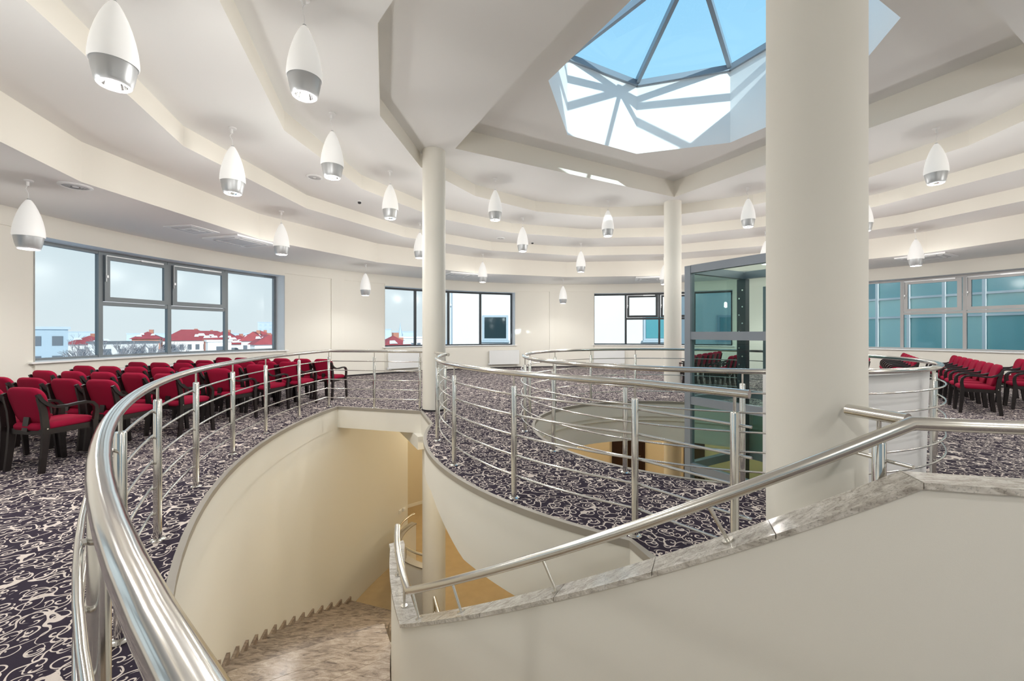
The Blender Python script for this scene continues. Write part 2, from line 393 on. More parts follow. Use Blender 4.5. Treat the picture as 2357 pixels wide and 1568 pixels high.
obj('edge_profile', band([P(3.972, 240.3), Vector((0.834, 2.536)), P(4.73, 252.6)], [P(3.93, 240.3), Vector((0.88, 2.56)), P(4.72, 253.0)], -0.045, 0.006), 'trim', tr)
obj('edge_profile', band(arc(RA_EDGE-0.012, 0, 357, 3, OA), arc(RA_EDGE+0.03, 0, 357, 3, OA), -0.045, 0.006, True), 'trim', tr)
# edge of the lift well
le = empty('wall_liftwell'); tag(le, kind='structure')
obj('slab_edge', band(arc(RA_EDGE, 0, 357, 3, OA), arc(RA_EDGE+0.12, 0, 357, 3, OA), -0.31, -0.045, True), 'wall', le)
obj('ring_beam', band(arc(RA_EDGE+0.03, 0, 357, 3, OA), arc(RA_EDGE+0.2, 0, 357, 3, OA), -0.80, -0.31, True), 'wall', le)

# ------------------------------------------------------------------ lower storey
lowf = fill([arc(10.9, 0, 357, 3.0)], ZL); o = obj('floor_lower', lowf, 'lowfloor', smooth=False); tag(o, kind='structure')
wl = empty('wall_lower'); tag(wl, kind='structure')
obj('wall_face', band(arc(9.0, 0, 357, 3), arc(9.2, 0, 357, 3), ZL, -0.39, True), 'beige', wl)
obj('skirting', band(arc(8.985, 0, 357, 3), arc(9.0, 0, 357, 3), ZL, ZL+0.10, True), 'wall', wl)
for k, (a, w) in enumerate(((80.6, 1.0), (66.5, 0.5))):
    d = empty('door_%d' % (k+1), v3(P(8.97, a), ZL)); tag(d, kind='structure')
    ax = Matrix.Rotation(R_(a-90), 3, 'Z'); c = P(8.95, a)
    obj('door_leaf', MB().box((c.x, c.y, ZL+1.05), (w, 0.05, 2.1), R_(a-90)), 'door', d, smooth=False)
    fr = MB()
    for s_ in (-1, 1):
        q = ax @ Vector((s_*(w/2+0.04), 0, 0)); fr.box((c.x+q.x, c.y+q.y, ZL+1.07), (0.08, 0.09, 2.14), R_(a-90))
    fr.box((c.x, c.y, ZL+2.18), (w+0.16, 0.09, 0.08), R_(a-90)); obj('door_frame', fr, 'door', d, smooth=False)
    q = ax @ Vector((w/2-0.08, -0.05, 0)); obj('door_handle', MB().tube([(c.x+q.x, c.y+q.y, ZL+1.02), (c.x+q.x*1.0-0.1, c.y+q.y, ZL+1.02)], 0.01, 8), 'steel', d)

# ------------------------------------------------------------------ columns
for k, c in enumerate(COLA):
    co = empty('column', v3(c, ZL)); tag(co, kind='structure')
    mb = MB().lathe([(0.204, ZL), (0.204, -0.39)], 40, (c.x, c.y, 0)); obj('lower_shaft', mb, 'wall', co)
    mb = MB().lathe([(0.204, -0.39), (0.204, ZC[4]+0.02)], 48, (c.x, c.y, 0)); obj('shaft', mb, 'wall', co)
    mb = MB().lathe([(0.204, 0.0), (0.214, 0.0), (0.214, 0.03), (0.204, 0.03)], 40, (c.x, c.y, 0)); obj('skirting_ring', mb, 'base', co)

# ------------------------------------------------------------------ outer wall with its windows
WIN = [163.2, 118.2, 73.2, 28.2, -16.8, -61.8, -106.8, -151.8]
HALF = 13.75; ZS, ZT = 0.88, 2.965; RREV = 11.10
def wall_kind(a):
    """window bay, shallow panel or pilaster at this angle"""
    d = (a-163.2+22.5) % 45-22.5
    if abs(d) < HALF: return 'win'
    if abs(d) < 21.4: return 'panel'
    return 'pil'
def wall_part(name, a0, a1):
    w = empty(name); tag(w, kind='structure')
    brk = []
    for c in WIN:
        for q in (-22.5, -21.4, -HALF, HALF, 21.4, 22.5): brk.append((c+q) % 360)
    brk = sorted(set(round(b, 4) for b in brk+[a0 % 360, a1 % 360]))
    span = (a1-a0) % 360; mb = MB(); mr = MB()
    rel = sorted(((b-a0) % 360) for b in brk if ((b-a0) % 360) < span+1e-6)
    if rel[-1] < span-1e-6: rel.append(span)
    if rel[0] > 1e-6: rel.insert(0, 0.0)
    prev = None
    for i in range(len(rel)-1):
        s0, s1 = a0+rel[i], a0+rel[i+1]
        if s1-s0 < 1e-3: continue
        k = wall_kind((s0+s1)/2)
        def sheet(r, z0, z1): mb.v_before = 0; m = strip(arc(r, s0, s1, 1.7), z0, z1); mb.add(m.v, m.f)
        if k == 'win':
            sheet(RWALL, -0.02, ZS); sheet(RWALL, ZT, ZC[0]+0.01)
            for e in (s0, s1): mr.add([v3(P(RWALL, e), ZS), v3(P(RREV, e), ZS), v3(P(RREV, e), ZT), v3(P(RWALL, e), ZT)], [(0, 1, 2, 3)])
            A_, B_ = arc(RWALL, s0, s1, 1.7), arc(RREV, s0, s1, 1.7)
            for z in (ZS, ZT):
                vs = [v3(p, z) for pq in zip(A_, B_) for p in pq]; mr.add(vs, [(2*j, 2*j+2, 2*j+3, 2*j+1) for j in range(len(A_)-1)])
        elif k == 'panel':
            sheet(RWALL+0.03, -0.02, 3.03); sheet(RWALL, 3.03, ZC[0]+0.01)
            A_, B_ = arc(RWALL, s0, s1, 1.7), arc(RWALL+0.03, s0, s1, 1.7)
            vs = [v3(p, 3.03) for pq in zip(A_, B_) for p in pq]; mb.add(vs, [(2*j, 2*j+2, 2*j+3, 2*j+1) for j in range(len(A_)-1)])
            for e in (s0, s1): mb.add([v3(P(RWALL, e), -.02), v3(P(RWALL+0.03, e), -.02), v3(P(RWALL+0.03, e), 3.03), v3(P(RWALL, e), 3.03)], [(0, 1, 2, 3)])
        else: sheet(RWALL, -0.02, ZC[0]+0.01)
    obj('wall_face', mb, 'wall', w, ang=25, fix=False); obj('window_reveal', mr, 'white', w, ang=25, fix=False)
    return w
for nm, a0, a1 in (('left', 140.7, 230.7), ('far', 50.7, 140.7), ('right', -39.3, 50.7), ('near', 230.7, 320.7)):
    wall_part('wall_'+nm, a0, a1)
    b = obj('baseboard_'+nm, band(arc(RWALL-0.012, a0, a1, 2), arc(RWALL+0.04, a0, a1, 2), 0.0, 0.045), 'base'); tag(b, kind='structure')

def window(n, c, sashes, mat_f):
    w = empty('window_%d' % n, v3(P(10.95, c), ZS)); tag(w, kind='structure')
    RF = 10.95; an = [c+HALF-0.25, c+6.8, c, c-6.8, c-HALF+0.25]; pts = [P(RF, a) for a in an]
    # sill board
    A_ = arc(RWALL-0.05, c-HALF-0.45, c+HALF+0.45, 2*(HALF+0.45)/16); B_ = arc(RF+0.02, c-HALF+0.02, c+HALF-0.02, 2*(HALF-0.02)/16)
    obj('sill', band(A_, B_, ZS-0.005, ZS+0.022), 'white', w, ang=20)
    zb, zt = ZS+0.022, ZT
    for i, p in enumerate(pts):
        rz = R_(an[i]); wd = 0.075 if 0 < i < 4 else 0.05
        obj('mullion', MB().box((p.x, p.y, (zb+zt)/2), (0.09, wd, zt-zb), rz), mat_f, w, smooth=False)
    for i in range(4):
        p, q = pts[i], pts[i+1]; d = (q-p).normalized(); nrm = Vector((-d.y, d.x))
        if nrm.dot(p-O) > 0: nrm = -nrm              # towards the room
        mm = (p+q)/2; L = (q-p).length; rz = math.atan2(d.y, d.x)
        obj('head_rail', MB().box((mm.x, mm.y, zt-0.03), (L, 0.07, 0.06), rz), mat_f, w, smooth=False)
        obj('bottom_rail', MB().box((mm.x, mm.y, zb+0.02), (L, 0.07, 0.04), rz), mat_f, w, smooth=False)
        if sashes and i in (1, 2):
            zm = 1.95
            obj('transom', MB().box((mm.x, mm.y, zm), (L, 0.075, 0.075), rz), mat_f, w, smooth=False)
            obj('pane', MB().box((mm.x, mm.y, (zb+.04+zm-.035)/2), (L-0.07, 0.012, zm-.035-zb-.04), rz), 'glass', w, smooth=False)
            s_ = mm+nrm*0.045; z0, z1 = zm+0.045, zt-0.065; hw = L/2-0.05
            sash = MB()
            for sg in (-1, 1):
                e = s_+d*(sg*(hw-0.045)); sash.box((e.x, e.y, (z0+z1)/2), (0.09, 0.06, z1-z0), rz)
            sash.box((s_.x, s_.y, z0+0.045), (2*hw-0.18, 0.06, 0.09), rz); sash.box((s_.x, s_.y, z1-0.045), (2*hw-0.18, 0.06, 0.09), rz)
            so = obj('sash', sash, mat_f, w, smooth=False)
            obj('pane', MB().box((s_.x, s_.y, (z0+z1)/2), (2*hw-0.18, 0.012, z1-z0-0.18), rz), 'glass', so, smooth=False)
            h = s_+nrm*0.045; st = MB()
            e0 = h-d*(hw-0.02) ; e1 = h+d*(hw*0.05); e2 = h+d*(hw-0.12)
            lft = e0 if e0.x < e2.x else e2
            st.bar(v3(h+d*(-hw+0.015), z1-0.01), v3(e1, z1-0.01), 0.02, 0.018); st.bar(v3(e1, z1-0.012), v3(e2, z1-0.012), 0.03, 0.035)
            st.bar(v3(h+d*(-hw+0.015), z1-0.01), v3(h+d*(-hw+0.015), z1-0.52), 0.016, 0.016)
            obj('opening_gear', st, 'chrome', so, smooth=False)
            k_ = h+d*(-hw+0.03); obj('handle', MB().box((k_.x, k_.y, z1-0.42), (0.03, 0.04, 0.05), rz), 'chrome', so, smooth=False)
        else:
            obj('pane', MB().box((mm.x, mm.y, (zb+zt)/2-0.01), (L-0.07, 0.012, zt-zb-.10), rz), 'glass', w, smooth=False)
for i, c in enumerate(WIN): window(i+1, c, i != 1, ('frame', 'framedark', 'framedark', 'framelight')[i] if i < 4 else 'frame')

# ------------------------------------------------------------------ ceiling
ce = empty('ceiling'); tag(ce, kind='structure')
def gon(r): return [P(r, A16-22.5*k) for k in range(16)]
for i in range(4):
    out = gon(RC[i-1]) if i else arc(RWALL+0.06, 0, 357, 3)
    obj('ceiling_ring', fill([out, gon(RC[i])], ZC[i]), 'ceil', ce, smooth=False)
    obj('ceiling_riser', strip(gon(RC[i]), ZC[i], ZC[i+1], True), 'riser', ce, smooth=False)
sq = [P(3.91, a) for a in (163.185, 73.185, -16.815, 253.185)]
octa = [P(2.23, 5.685+45*k) for k in range(8)]
obj('ceiling_ring', fill([gon(RC[3]), sq], ZC[4]), 'ceil', ce, smooth=False)
obj('beam_face', strip(sq, ZC[4], Z5, True), 'riser', ce, smooth=False)
obj('top_ceiling', fill([sq, octa], Z5), 'ceil', ce, smooth=False)
ZK = 6.39
obj('skylight_shaft', strip(octa, Z5, ZK+0.1, True), 'white', ce, smooth=False)
# skylight
sk = empty('window_9', v3(O, ZK)); tag(sk, kind='structure')
APEX = Vector((O.x, O.y, 7.0))
for k in range(8):
    a, b = octa[k], octa[(k+1) % 8]
    obj('ring_bar', MB().bar(v3(a, ZK+0.02), v3(b, ZK+0.02), 0.10, 0.11), 'liftgrey', sk, smooth=False)
    obj('rib', MB().bar(v3(a, ZK+0.05), APEX, 0.07, 0.12), 'liftgrey', sk, smooth=False)
    m_ = MB(); m_.add([v3(a, ZK+0.09), v3(b, ZK+0.09), tuple(APEX+Vector((0, 0, .05)))], [(0, 1, 2)])
    obj('pane', m_, 'skyglass', sk, smooth=False)
obj('hub', MB().lathe([(0.0, -0.10), (0.09, -0.10), (0.11, 0.0), (0.09, 0.10), (0, 0.10)], 16, tuple(APEX)), 'liftgrey', sk)

# ------------------------------------------------------------------ stairs
st = empty('staircase', v3(P(5.6, 255), 0)); tag(st, 'curved stone staircase winding down between cream walls', 'staircase')
RIS1 = 0.152; RIS2 = 0.1587; ZLAND = -1.52
def sector(a0, a1, z0, z1, gap=0.004):
    n = max(1, int(round(abs(a1-a0)/1.6))); A_ = [a0+(a1-a0)*i/n for i in range(n+1)]
    return band([P(R_str(a)+0.06, a) for a in A_], [P(R_out(a)-gap, a) for a in A_], z0, z1)
for k in range(10):
    a1 = 255-3.1*k; z = -RIS1*(k+1)
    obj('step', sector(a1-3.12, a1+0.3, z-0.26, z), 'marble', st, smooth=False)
for k in range(6):
    a1 = 224.0-17.0*k/6
    obj('landing_slab', sector(a1-17.0/6+0.03, a1, ZLAND-0.2, ZLAND), 'marble', st, smooth=False)
for k in range(16):
    a1 = 207-3.05*k; z = ZLAND-RIS2*(k+1)
    if k < 15: obj('step', sector(a1-3.07, a1+0.35, z-0.30, z), 'marble_shaded', st, smooth=False)
    A_ = [a1+0.0, a1-1.0, a1-2.0, a1-3.05] if k < 15 else []
    zt_ = z+0.075
    if k < 15:
        obj('skirting', band([P(R_out(a)-0.028, a) for a in A_], [P(R_out(a)+0.003, a) for a in A_], z-0.02, zt_), 'skirt', st, smooth=False)
for k in range(5):
    A_ = [224-3.4*k, 224-3.4*k-1.7, 224-3.4*k-3.4]
    obj('skirting', band([P(R_out(a)-0.02, a) for a in A_], [P(R_out(a)+0.003, a) for a in A_], ZLAND-0.02, ZLAND+0.08), 'skirt', st, smooth=False)

# inner parapet of the stairs
pa = empty('wall_parapet'); tag(pa, kind='structure')
def par_path(a0, a1, step=1.3):
    n = max(1, int(round(abs(a0-a1)/step))); return [a0+(a1-a0)*i/n for i in range(n+1)]
mb = MB(); vs = []; fs = []; A_ = par_path(268, 255)+par_path(255, 223.8)[1:]+par_path(223.8, 210.6)[1:]
for a in A_:
    zt_ = cap_z(a)-0.024
    zb = min(-0.45, cap_z(a)-1.40)
    pi_, po = P(R_str(a)-0.05, a), P(R_str(a)+0.05, a)
    vs += [v3(pi_, zb), v3(po, zb), v3(po, zt_), v3(pi_, zt_)]
for i in range(len(A_)-1):
    for k in range(4): fs.append((4*i+k, 4*i+4+k, 4*i+4+(k+1) % 4, 4*i+(k+1) % 4))
fs += [(0, 1, 2, 3), tuple(4*len(A_)-1-k for k in range(4))]
mb.add(vs, fs); obj('parapet_face', mb, 'wall', pa, ang=30)
mb = MB(); vs = []; fs = []; A_ = par_path(210.6, 164, 2)
for a in A_:
    zt_ = ZLAND-0.052*max(0, 208-a)-0.24; zb = zt_-0.7
    pi_, po = P(R_str(a)-0.05, a), P(R_str(a)+0.05, a); vs += [v3(pi_, zb), v3(po, zb), v3(po, zt_), v3(pi_, zt_)]
for i in range(len(A_)-1):
    for k in range(4): fs.append((4*i+k, 4*i+4+k, 4*i+4+(k+1) % 4, 4*i+(k+1) % 4))
mb.add(vs, fs); obj('lower_string', mb, 'wall', pa, ang=30)
cuts = [268, 262, 255, 249.5, 244, 238.5, 233, 228.5, 223.8, 217.5, 210.3]
for i in range(len(cuts)-1):
    a0, a1 = cuts[i]-0.02, cuts[i+1]+0.02; B_ = par_path(a0, a1, 1.0); vs = []; fs = []
    for a in B_:
        z = cap_z(a) if not (a0 > 255) else 0.835
        pi_, po = P(R_str(a)-0.068, a), P(R_str(a)+0.066, a)
        vs += [v3(pi_, z-0.024), v3(po, z-0.024), v3(po, z), v3(pi_, z)]
    for j in range(len(B_)-1):
        for k in range(4): fs.append((4*j+k, 4*j+4+k, 4*j+4+(k+1) % 4, 4*j+(k+1) % 4))
    fs += [(0, 1, 2, 3), tuple(4*len(B_)-1-k for k in range(4))]
    m_ = MB(); m_.add(vs, fs); obj('coping_stone', m_, 'granite', pa, smooth=False)

# ------------------------------------------------------------------ stainless railings
RH = 1.04; BARS = (0.855, 0.685, 0.515, 0.345, 0.175)
post_me = mesh('post', MB().lathe([(0.0, 0.0), (0.0235, 0.0), (0.0235, 0.925), (0.020, 0.934), (0.0, 0.934)], 20), 'steel')
neck_me = mesh('post_neck', MB().lathe([(0.008, 0.93), (0.008, 1.025)], 12), 'steel')
flange_me = mesh('base_flange', MB().lathe([(0.0, 0.0), (0.046, 0.0), (0.046, 0.006), (0.036, 0.014), (0.024, 0.016)], 24), 'steel')
def add_post(root, p):
    q = Vector(p)-Vector(root.location[:2]); o = inst('post', post_me, root, (q.x, q.y, -root.location.z))
    inst('post_neck', neck_me, o); inst('base_flange', flange_me, o)
    return o
def railing(label, path, posts, bar_off, bar_ext=0.0, closed=False, bars=True, barpath=None):
    r = empty('railing', v3(posts[0], 0)); tag(r, label, 'railing')
    obj('handrail', MB().tube([v3(p, RH) for p in path], 0.025, 18, True, closed), 'steel', r, ang=50)
    for p in posts: add_post(r, p)
    bp = barpath or path
    if bars:
        n = len(bp); off = []
        for i, p in enumerate(bp):
            a = bp[(i-1) % n] if (closed or i) else bp[i]; b = bp[(i+1) % n] if (closed or i < n-1) else bp[i]
            d = (b-a).normalized(); nn = Vector((-d.y, d.x))
            off.append(p+nn*bar_off)
        for z in BARS: obj('rail_bar', MB().tube([v3(p, z) for p in off], 0.0085, 10, True, closed), 'steel', r, ang=60)
        # connectors between bars and posts
        cm = MB()
        for p in posts:
            i = min(range(n), key=lambda j: (bp[j]-p).length); q = off[i]+(p-bp[i])
            for z in BARS: cm.tube([v3(p, z), v3(q, z)], 0.009, 8)
        obj('bar_clips', cm, 'steel', r)['kind'] = 'stuff'
    return r
lp = arc(RS_RAIL, 240.5, 174.1, 1.2, CS)
railing('long polished steel railing curving along the left side of the stair opening',
        lp, [P(RS_RAIL, a, CS) for a in (232.5, 224.9, 217.5, 210.0, 202.6, 195.3, 188.4, 181.0, 174.1)], 0.036)
c0 = P(RS_RAIL, 174.1, CS)
ep = [c0, Vector((-2.525, 7.62)), Vector((-1.58, 7.475))]
railing('short straight steel railing across the far end of the stair opening', ep, [ep[1], Vector((-1.66, 7.487))], -0.03)
bp_ = arc(3.80, 176.0, 240.5, 1.2)
k5 = P(3.88, 240.5); ke_ = Vector((1.295, 2.266))
bridge = [P(3.78+0.1*(a-176)/64.5, a) for a in [176+64.5*i/54 for i in range(55)]]
full = bridge[:-1]+[k5]+[ke_]
bposts = [P(3.78, 176.6), P(3.80, 193.4), P(3.83, 209.2), P(3.855, 225.0), k5, k5.lerp(ke_, 0.893)]
railing('steel railing along the inner carpeted bridge edge, ending at the big column', full, bposts, 0.034, barpath=bridge[:-1]+[k5, k5.lerp(ke_, 1.0)])
railing('tiny steel railing piece beside the left round column', [Vector((-1.31, 7.08)), Vector((-0.98, 6.40))], [Vector((-1.26, 6.98))], 0.03)
ra = [P(RA_RAIL, a, OA) for a in range(0, 360, 2)]
railing('ring shaped steel railing around the round lift well', ra, [P(RA_RAIL, a, OA) for a in (185.4, 162, 138.5, 116, 93, 69.5, 46, 23, 0, 325.5, 302, 278.5, 255, 231.6, 209)], -0.034, closed=True)
s0, s1 = Vector((1.462, 1.81)), Vector((1.525, 1.60))
railing('short steel railing stub between the big column and the stair parapet', [s0, s1], [s0.lerp(s1, 0.55)], 0.03)

# handrail on the parapet
hr = empty('handrail', v3(P(4.79, 255), cap_z(255))); tag(hr, 'brushed steel handrail on rods above the granite parapet coping', 'handrail')
def rail_z(a): return cap_z(a)+0.20
pth = [v3(P(R_str(a), a), rail_z(a)) for a in par_path(268, 255, 2)+par_path(255, 223.8, 1.0)[1:]+par_path(223.8, 211.8, 2.0)[1:]]
obj('rail_tube', MB().tube(pth, 0.025, 20), 'steel2', hr, ang=50)
for a in (262, 247.6, 238.3, 230.5, 225.4, 222.0, 217.2, 212.6):
    b = Vector(v3(P(R_str(a), a), cap_z(a))); sl = 223.8 < a < 255
    t = (Vector(v3(P(R_str(a-0.5), a-0.5), cap_z(a-0.5)))-b).normalized() if sl else Vector((0, 0, 0))
    nrm = Vector((0, 0, 1)) if not sl else (Vector((0, 0, 1))-t*t.z).normalized()
    hgt = 0.19*(nrm.z) if sl else 0.19
    ro = obj('support_rod', MB().tube([b, b+nrm*hgt], 0.0085, 10), 'steel2', hr)
    obj('base_disc', MB().tube([b, b+nrm*0.008], 0.024, 16), 'steel2', ro)

# white curved parapet on the right of the lift well
dr = MB(); vs = []; fs = []; nA = 22
for i in range(nA+1):
    t = i/nA
    at, ab = -100+(57.0)*t, -100+(46.0)*t
    for a, z in ((ab, 0.0), (at, 1.0)):
        for r in (RA_EDGE+0.0, RA_EDGE+0.07): vs.append(v3(P(r, a, OA), z))
for i in range(nA):
    b = 4*i; c = b+4
    fs += [(b, c, c+2, b+2), (b+1, b+3, c+3, c+1), (b+2, c+2, c+3, b+3), (b, b+1, c+1, c)]
fs += [(0, 2, 3, 1), (4*nA, 4*nA+1, 4*nA+3, 4*nA+2)]
dr.add(vs, fs); o = obj('wall_curved_screen', dr, 'white', ang=30); tag(o, kind='structure')

# ------------------------------------------------------------------ glass lift
L0 = Vector((2.99, 7.00)); u1 = Vector((0.868, 0.497)); u2 = Vector((0.497, -0.868)); SD = 1.52
cn = [L0, L0+u1*SD, L0+u1*SD+u2*SD, L0+u2*SD]
li = empty('lift_shaft', v3((cn[0]+cn[2])/2, ZL)); tag(li, 'glazed lift shaft with blue grey steel frame inside the railing ring', 'lift')
rzl = math.atan2(u1.y, u1.x)
for p in cn: obj('post', MB().box((p.x, p.y, (ZL+2.50)/2), (0.11, 0.11, 2.50-ZL), rzl), 'liftgrey', li, smooth=False)
zs_ = [2.44, 1.33, 0.25, -0.86, -1.96, -3.06]
for k in range(4):
    p, q = cn[k], cn[(k+1) % 4]; d = (q-p).normalized()
    for z in zs_: obj('beam', MB().bar(v3(p+d*0.055, z), v3(q-d*0.055, z), 0.09, 0.13), 'liftgrey', li, smooth=False)
    for i in range(len(zs_)):
        z1 = zs_[i]-0.065; z0 = (zs_[i+1]+0.065) if i+1 < len(zs_) else ZL
        if k == 1 and z1 > 0.2: continue
        obj('glass_pane', MB().bar(v3(p+d*0.055, (z0+z1)/2), v3(q-d*0.055, (z0+z1)/2), 0.01, z1-z0), 'liftglass', li, smooth=False)
dp = cn[1]+u2*0.38; dq = cn[1]+u2*(SD-0.2)
do = obj('lift_door', MB().bar(v3(dp, 1.15), v3(dq, 1.15), 0.05, 2.1), 'liftgrey', li, smooth=False)
obj('door_window', MB().bar(v3(dp.lerp(dq, .3), 1.3), v3(dp.lerp(dq, .7), 1.3), 0.06, 1.4), 'liftglass', do, smooth=False)
obj('door_handle', MB().bar(v3(dp.lerp(dq, .12)-u1*0.04, 1.1), v3(dp.lerp(dq, .12)-u1*0.04, 1.32), 0.03, 0.05), 'blackp', do, smooth=False)
gp = cn[1]-u1*0.16+u2*0.1
go = obj('guide_rail', MB().box((gp.x, gp.y, (ZL+2.35)/2), (0.12, 0.16, 2.35-ZL), rzl), 'liftdark', li, smooth=False)
bm_ = MB()
for i in range(22):
    z = -1.0+i*0.15; b = gp-u1*0.065+u2*(0.03 if i % 2 else -0.03)
    bm_.box((b.x, b.y, z), (0.02, 0.025, 0.025), rzl)
obj('bolts', bm_, 'steel', go, smooth=False)['kind'] = 'stuff'

# ------------------------------------------------------------------ armchairs
def rrect(w, h, r, n=6, taper=0.0, topr=None):
    pts = []; 
    for cx, cy, a0, rr in ((w/2, h/2, 0, topr or r), (-w/2, h/2, 90, topr or r), (-w/2, -h/2, 180, r), (w/2, -h/2, 270, r)):
        for i in range(n+1):
            a = R_(a0+90*i/n); x = cx-math.copysign(rr, cx)+rr*math.cos(a); y = cy-math.copysign(rr, cy)+rr*math.sin(a)
            x *= 1-taper*(0.5-y/h); pts.append((x, y))
    return pts
def pad(outline, t, f, bulge=0.006):
    mb = MB(); n = len(outline); rings = [(0.55, t/2+bulge), (0.86, t/2+bulge*0.4), (0.96, t*0.36), (1.0, t*0.12), (1.0, -t*0.15), (0.965, -t*0.38), (0.88, -t/2), (0.5, -t/2)]
    vs = [f(x*s, y*s, z) for s, z in rings for x, y in outline]
    fs = [tuple(range(n)), tuple((len(rings)-1)*n+j for j in range(n-1, -1, -1))]
    for i in range(len(rings)-1):
        for j in range(n): fs.append((i*n+j, (i+1)*n+j, (i+1)*n+(j+1) % n, i*n+(j+1) % n))
    return mb.add(vs, fs)
def make_chair():
    t = empty('armchair')
    obj('seat', pad(rrect(0.425, 0.48, 0.09, 5), 0.075, lambda x, y, z: (x, y+0.01, 0.445+z-0.10*max(0, y-0.10)**1.6+0.02*y)), 'fabric', t, ang=60)
    ct, sn = math.cos(R_(14)), math.sin(R_(14))
    def bk(x, y, z):
        yy = -0.20-sn*(y+0.02)+ct*(-z)+0.35*x*x; zz = 0.655+ct*y-sn*z*0.3
        return (x, yy, zz)
    obj('backrest', pad(rrect(0.465, 0.38, 0.09, 5, 0.20, 0.12), 0.06, bk), 'fabric', t, ang=60)
    for s_ in (-1, 1):
        x = s_*0.222
        obj('rear_leg', MB().sweep([(x*0.98, -0.235, 0.0), (x*0.97, -0.212, 0.22), (x*0.95, -0.20, 0.44), (x*0.95, -0.215, 0.60), (x*0.95, -0.25, 0.74)], [0.028]*5, [0.045, 0.05, 0.055, 0.05, 0.035], (1, 0, 0)), 'wood', t, ang=40)
        obj('front_leg', MB().sweep([(x*1.03, 0.235, 0.0), (x*1.03, 0.215, 0.25), (x*1.03, 0.205, 0.45)], [0.028]*3, [0.04, 0.05, 0.05], (1, 0, 0)), 'wood', t, ang=40)
        ap = [(x*0.96, -0.262, 0.775), (x*0.98, -0.235, 0.715), (x*1.0, -0.19, 0.665), (x*1.02, -0.13, 0.638), (x*1.04, -0.05, 0.633), (x*1.05, 0.05, 0.645), (x*1.05, 0.12, 0.648), (x*1.05, 0.175, 0.632), (x*1.05, 0.21, 0.59), (x*1.04, 0.218, 0.53), (x*1.03, 0.21, 0.44)]
        ar = obj('armrest', MB().sweep(ap, [0.03, 0.034, 0.04, 0.045, 0.048, 0.048, 0.046, 0.042, 0.038, 0.032, 0.03], [0.03, 0.032, 0.03, 0.027, 0.024, 0.024, 0.026, 0.03, 0.034, 0.04, 0.045], (1, 0, 0)), 'wood', t, ang=50)
        obj('screw_cap', MB().tube([(x*1.06, -0.20, 0.43), (x*1.06+s_*0.006, -0.20, 0.43)], 0.007, 8), 'steel', ar)
    obj('back_bracket', MB().bar((0, -0.228, 0.40), (0, -0.21, 0.54), 0.07, 0.014), 'wood', t, smooth=False)
    fr = MB().box((0, -0.205, 0.395), (0.40, 0.022, 0.055)).box((0, 0.205, 0.385), (0.42, 0.022, 0.05))
    for s_ in (-1, 1): fr.box((s_*0.206, 0.0, 0.395), (0.022, 0.40, 0.055))
    obj('seat_frame', fr, 'wood', t, smooth=False)
    return t
chair0 = make_chair(); chair_used = [False]
ORD = ['first', 'second', 'third', 'fourth', 'fifth', 'sixth', 'seventh', 'eighth']
def put_chair(x, y, face, label, group):
    """x, y: middle of the seat; face: heading of the sitter in degrees"""
    c = chair0 if not chair_used[0] else copy_tree(chair0); chair_used[0] = True
    c.location = (x, y, 0); c.rotation_euler = (0, 0, R_(face-90)); tag(c, label, 'chair', group)
# left block: rows along the windows, sitters looking away from the camera
rows = [((-4.82, 4.03), (-0.52, 0.09), 2, 'row nearest the camera'),
        ((-4.75, 4.72), (-0.52, 0.10), 4, 'second row from the camera'),
        ((-4.57, 5.41), (-0.54, 0.12), 5, 'third row from the camera'),
        ((-4.47, 6.25), (-0.515, 0.10), 6, 'fourth row from the camera'),
        ((-4.36, 7.00), (-0.515, 0.12), 6, 'fifth row from the camera'),
        ((-4.18, 7.68), (-0.475, 0.11), 6, 'sixth row from the camera'),
        ((-3.91, 8.49), (-0.49, 0.115), 6, 'row furthest from the camera')]
for (bx, by), (dx, dy), n, nm in rows:
    f = math.degrees(math.atan2(-dx, dy)); fx, fy = math.cos(R_(f)), math.sin(R_(f))
    for k in range(n):
        x, y = bx+dx*k+fx*0.30, by+dy*k+fy*0.30
        put_chair(x, y, f, 'red armchair, left block, %s, %s seat from the railing' % (nm, ORD[k]), 'red armchairs in the left block')
# right block: rows run away from the camera, sitters look to the left
rv = Vector((0.63, 0.777)); rn = Vector((0.777, -0.63)); b0 = Vector((8.28, 7.00))
def right_row(off, al0, n, nm, rev=False):
    for k in range(n):
        p = b0+rv*(al0+0.53*k)+rn*off-rn*0.30
        put_chair(p.x, p.y, 141.0, 'red armchair, %s, %s from near end' % (nm, ORD[k]), 'red armchairs in the right block')
right_row(0.0, 0.0, 8, 'long row right of the lift well railing')
right_row(0.80, 1.05, 4, 'row at the right edge under the window')
right_row(-0.82, 1.9, 6, 'row seen over the lift well railing at right')
right_row(-1.64, 1.14, 4, 'row just right of the big column')
right_row(-4.10, 0.15, 4, 'second row seen through the lift glass')
right_row(-4.92, 0.05, 6, 'first row seen through the lift glass')

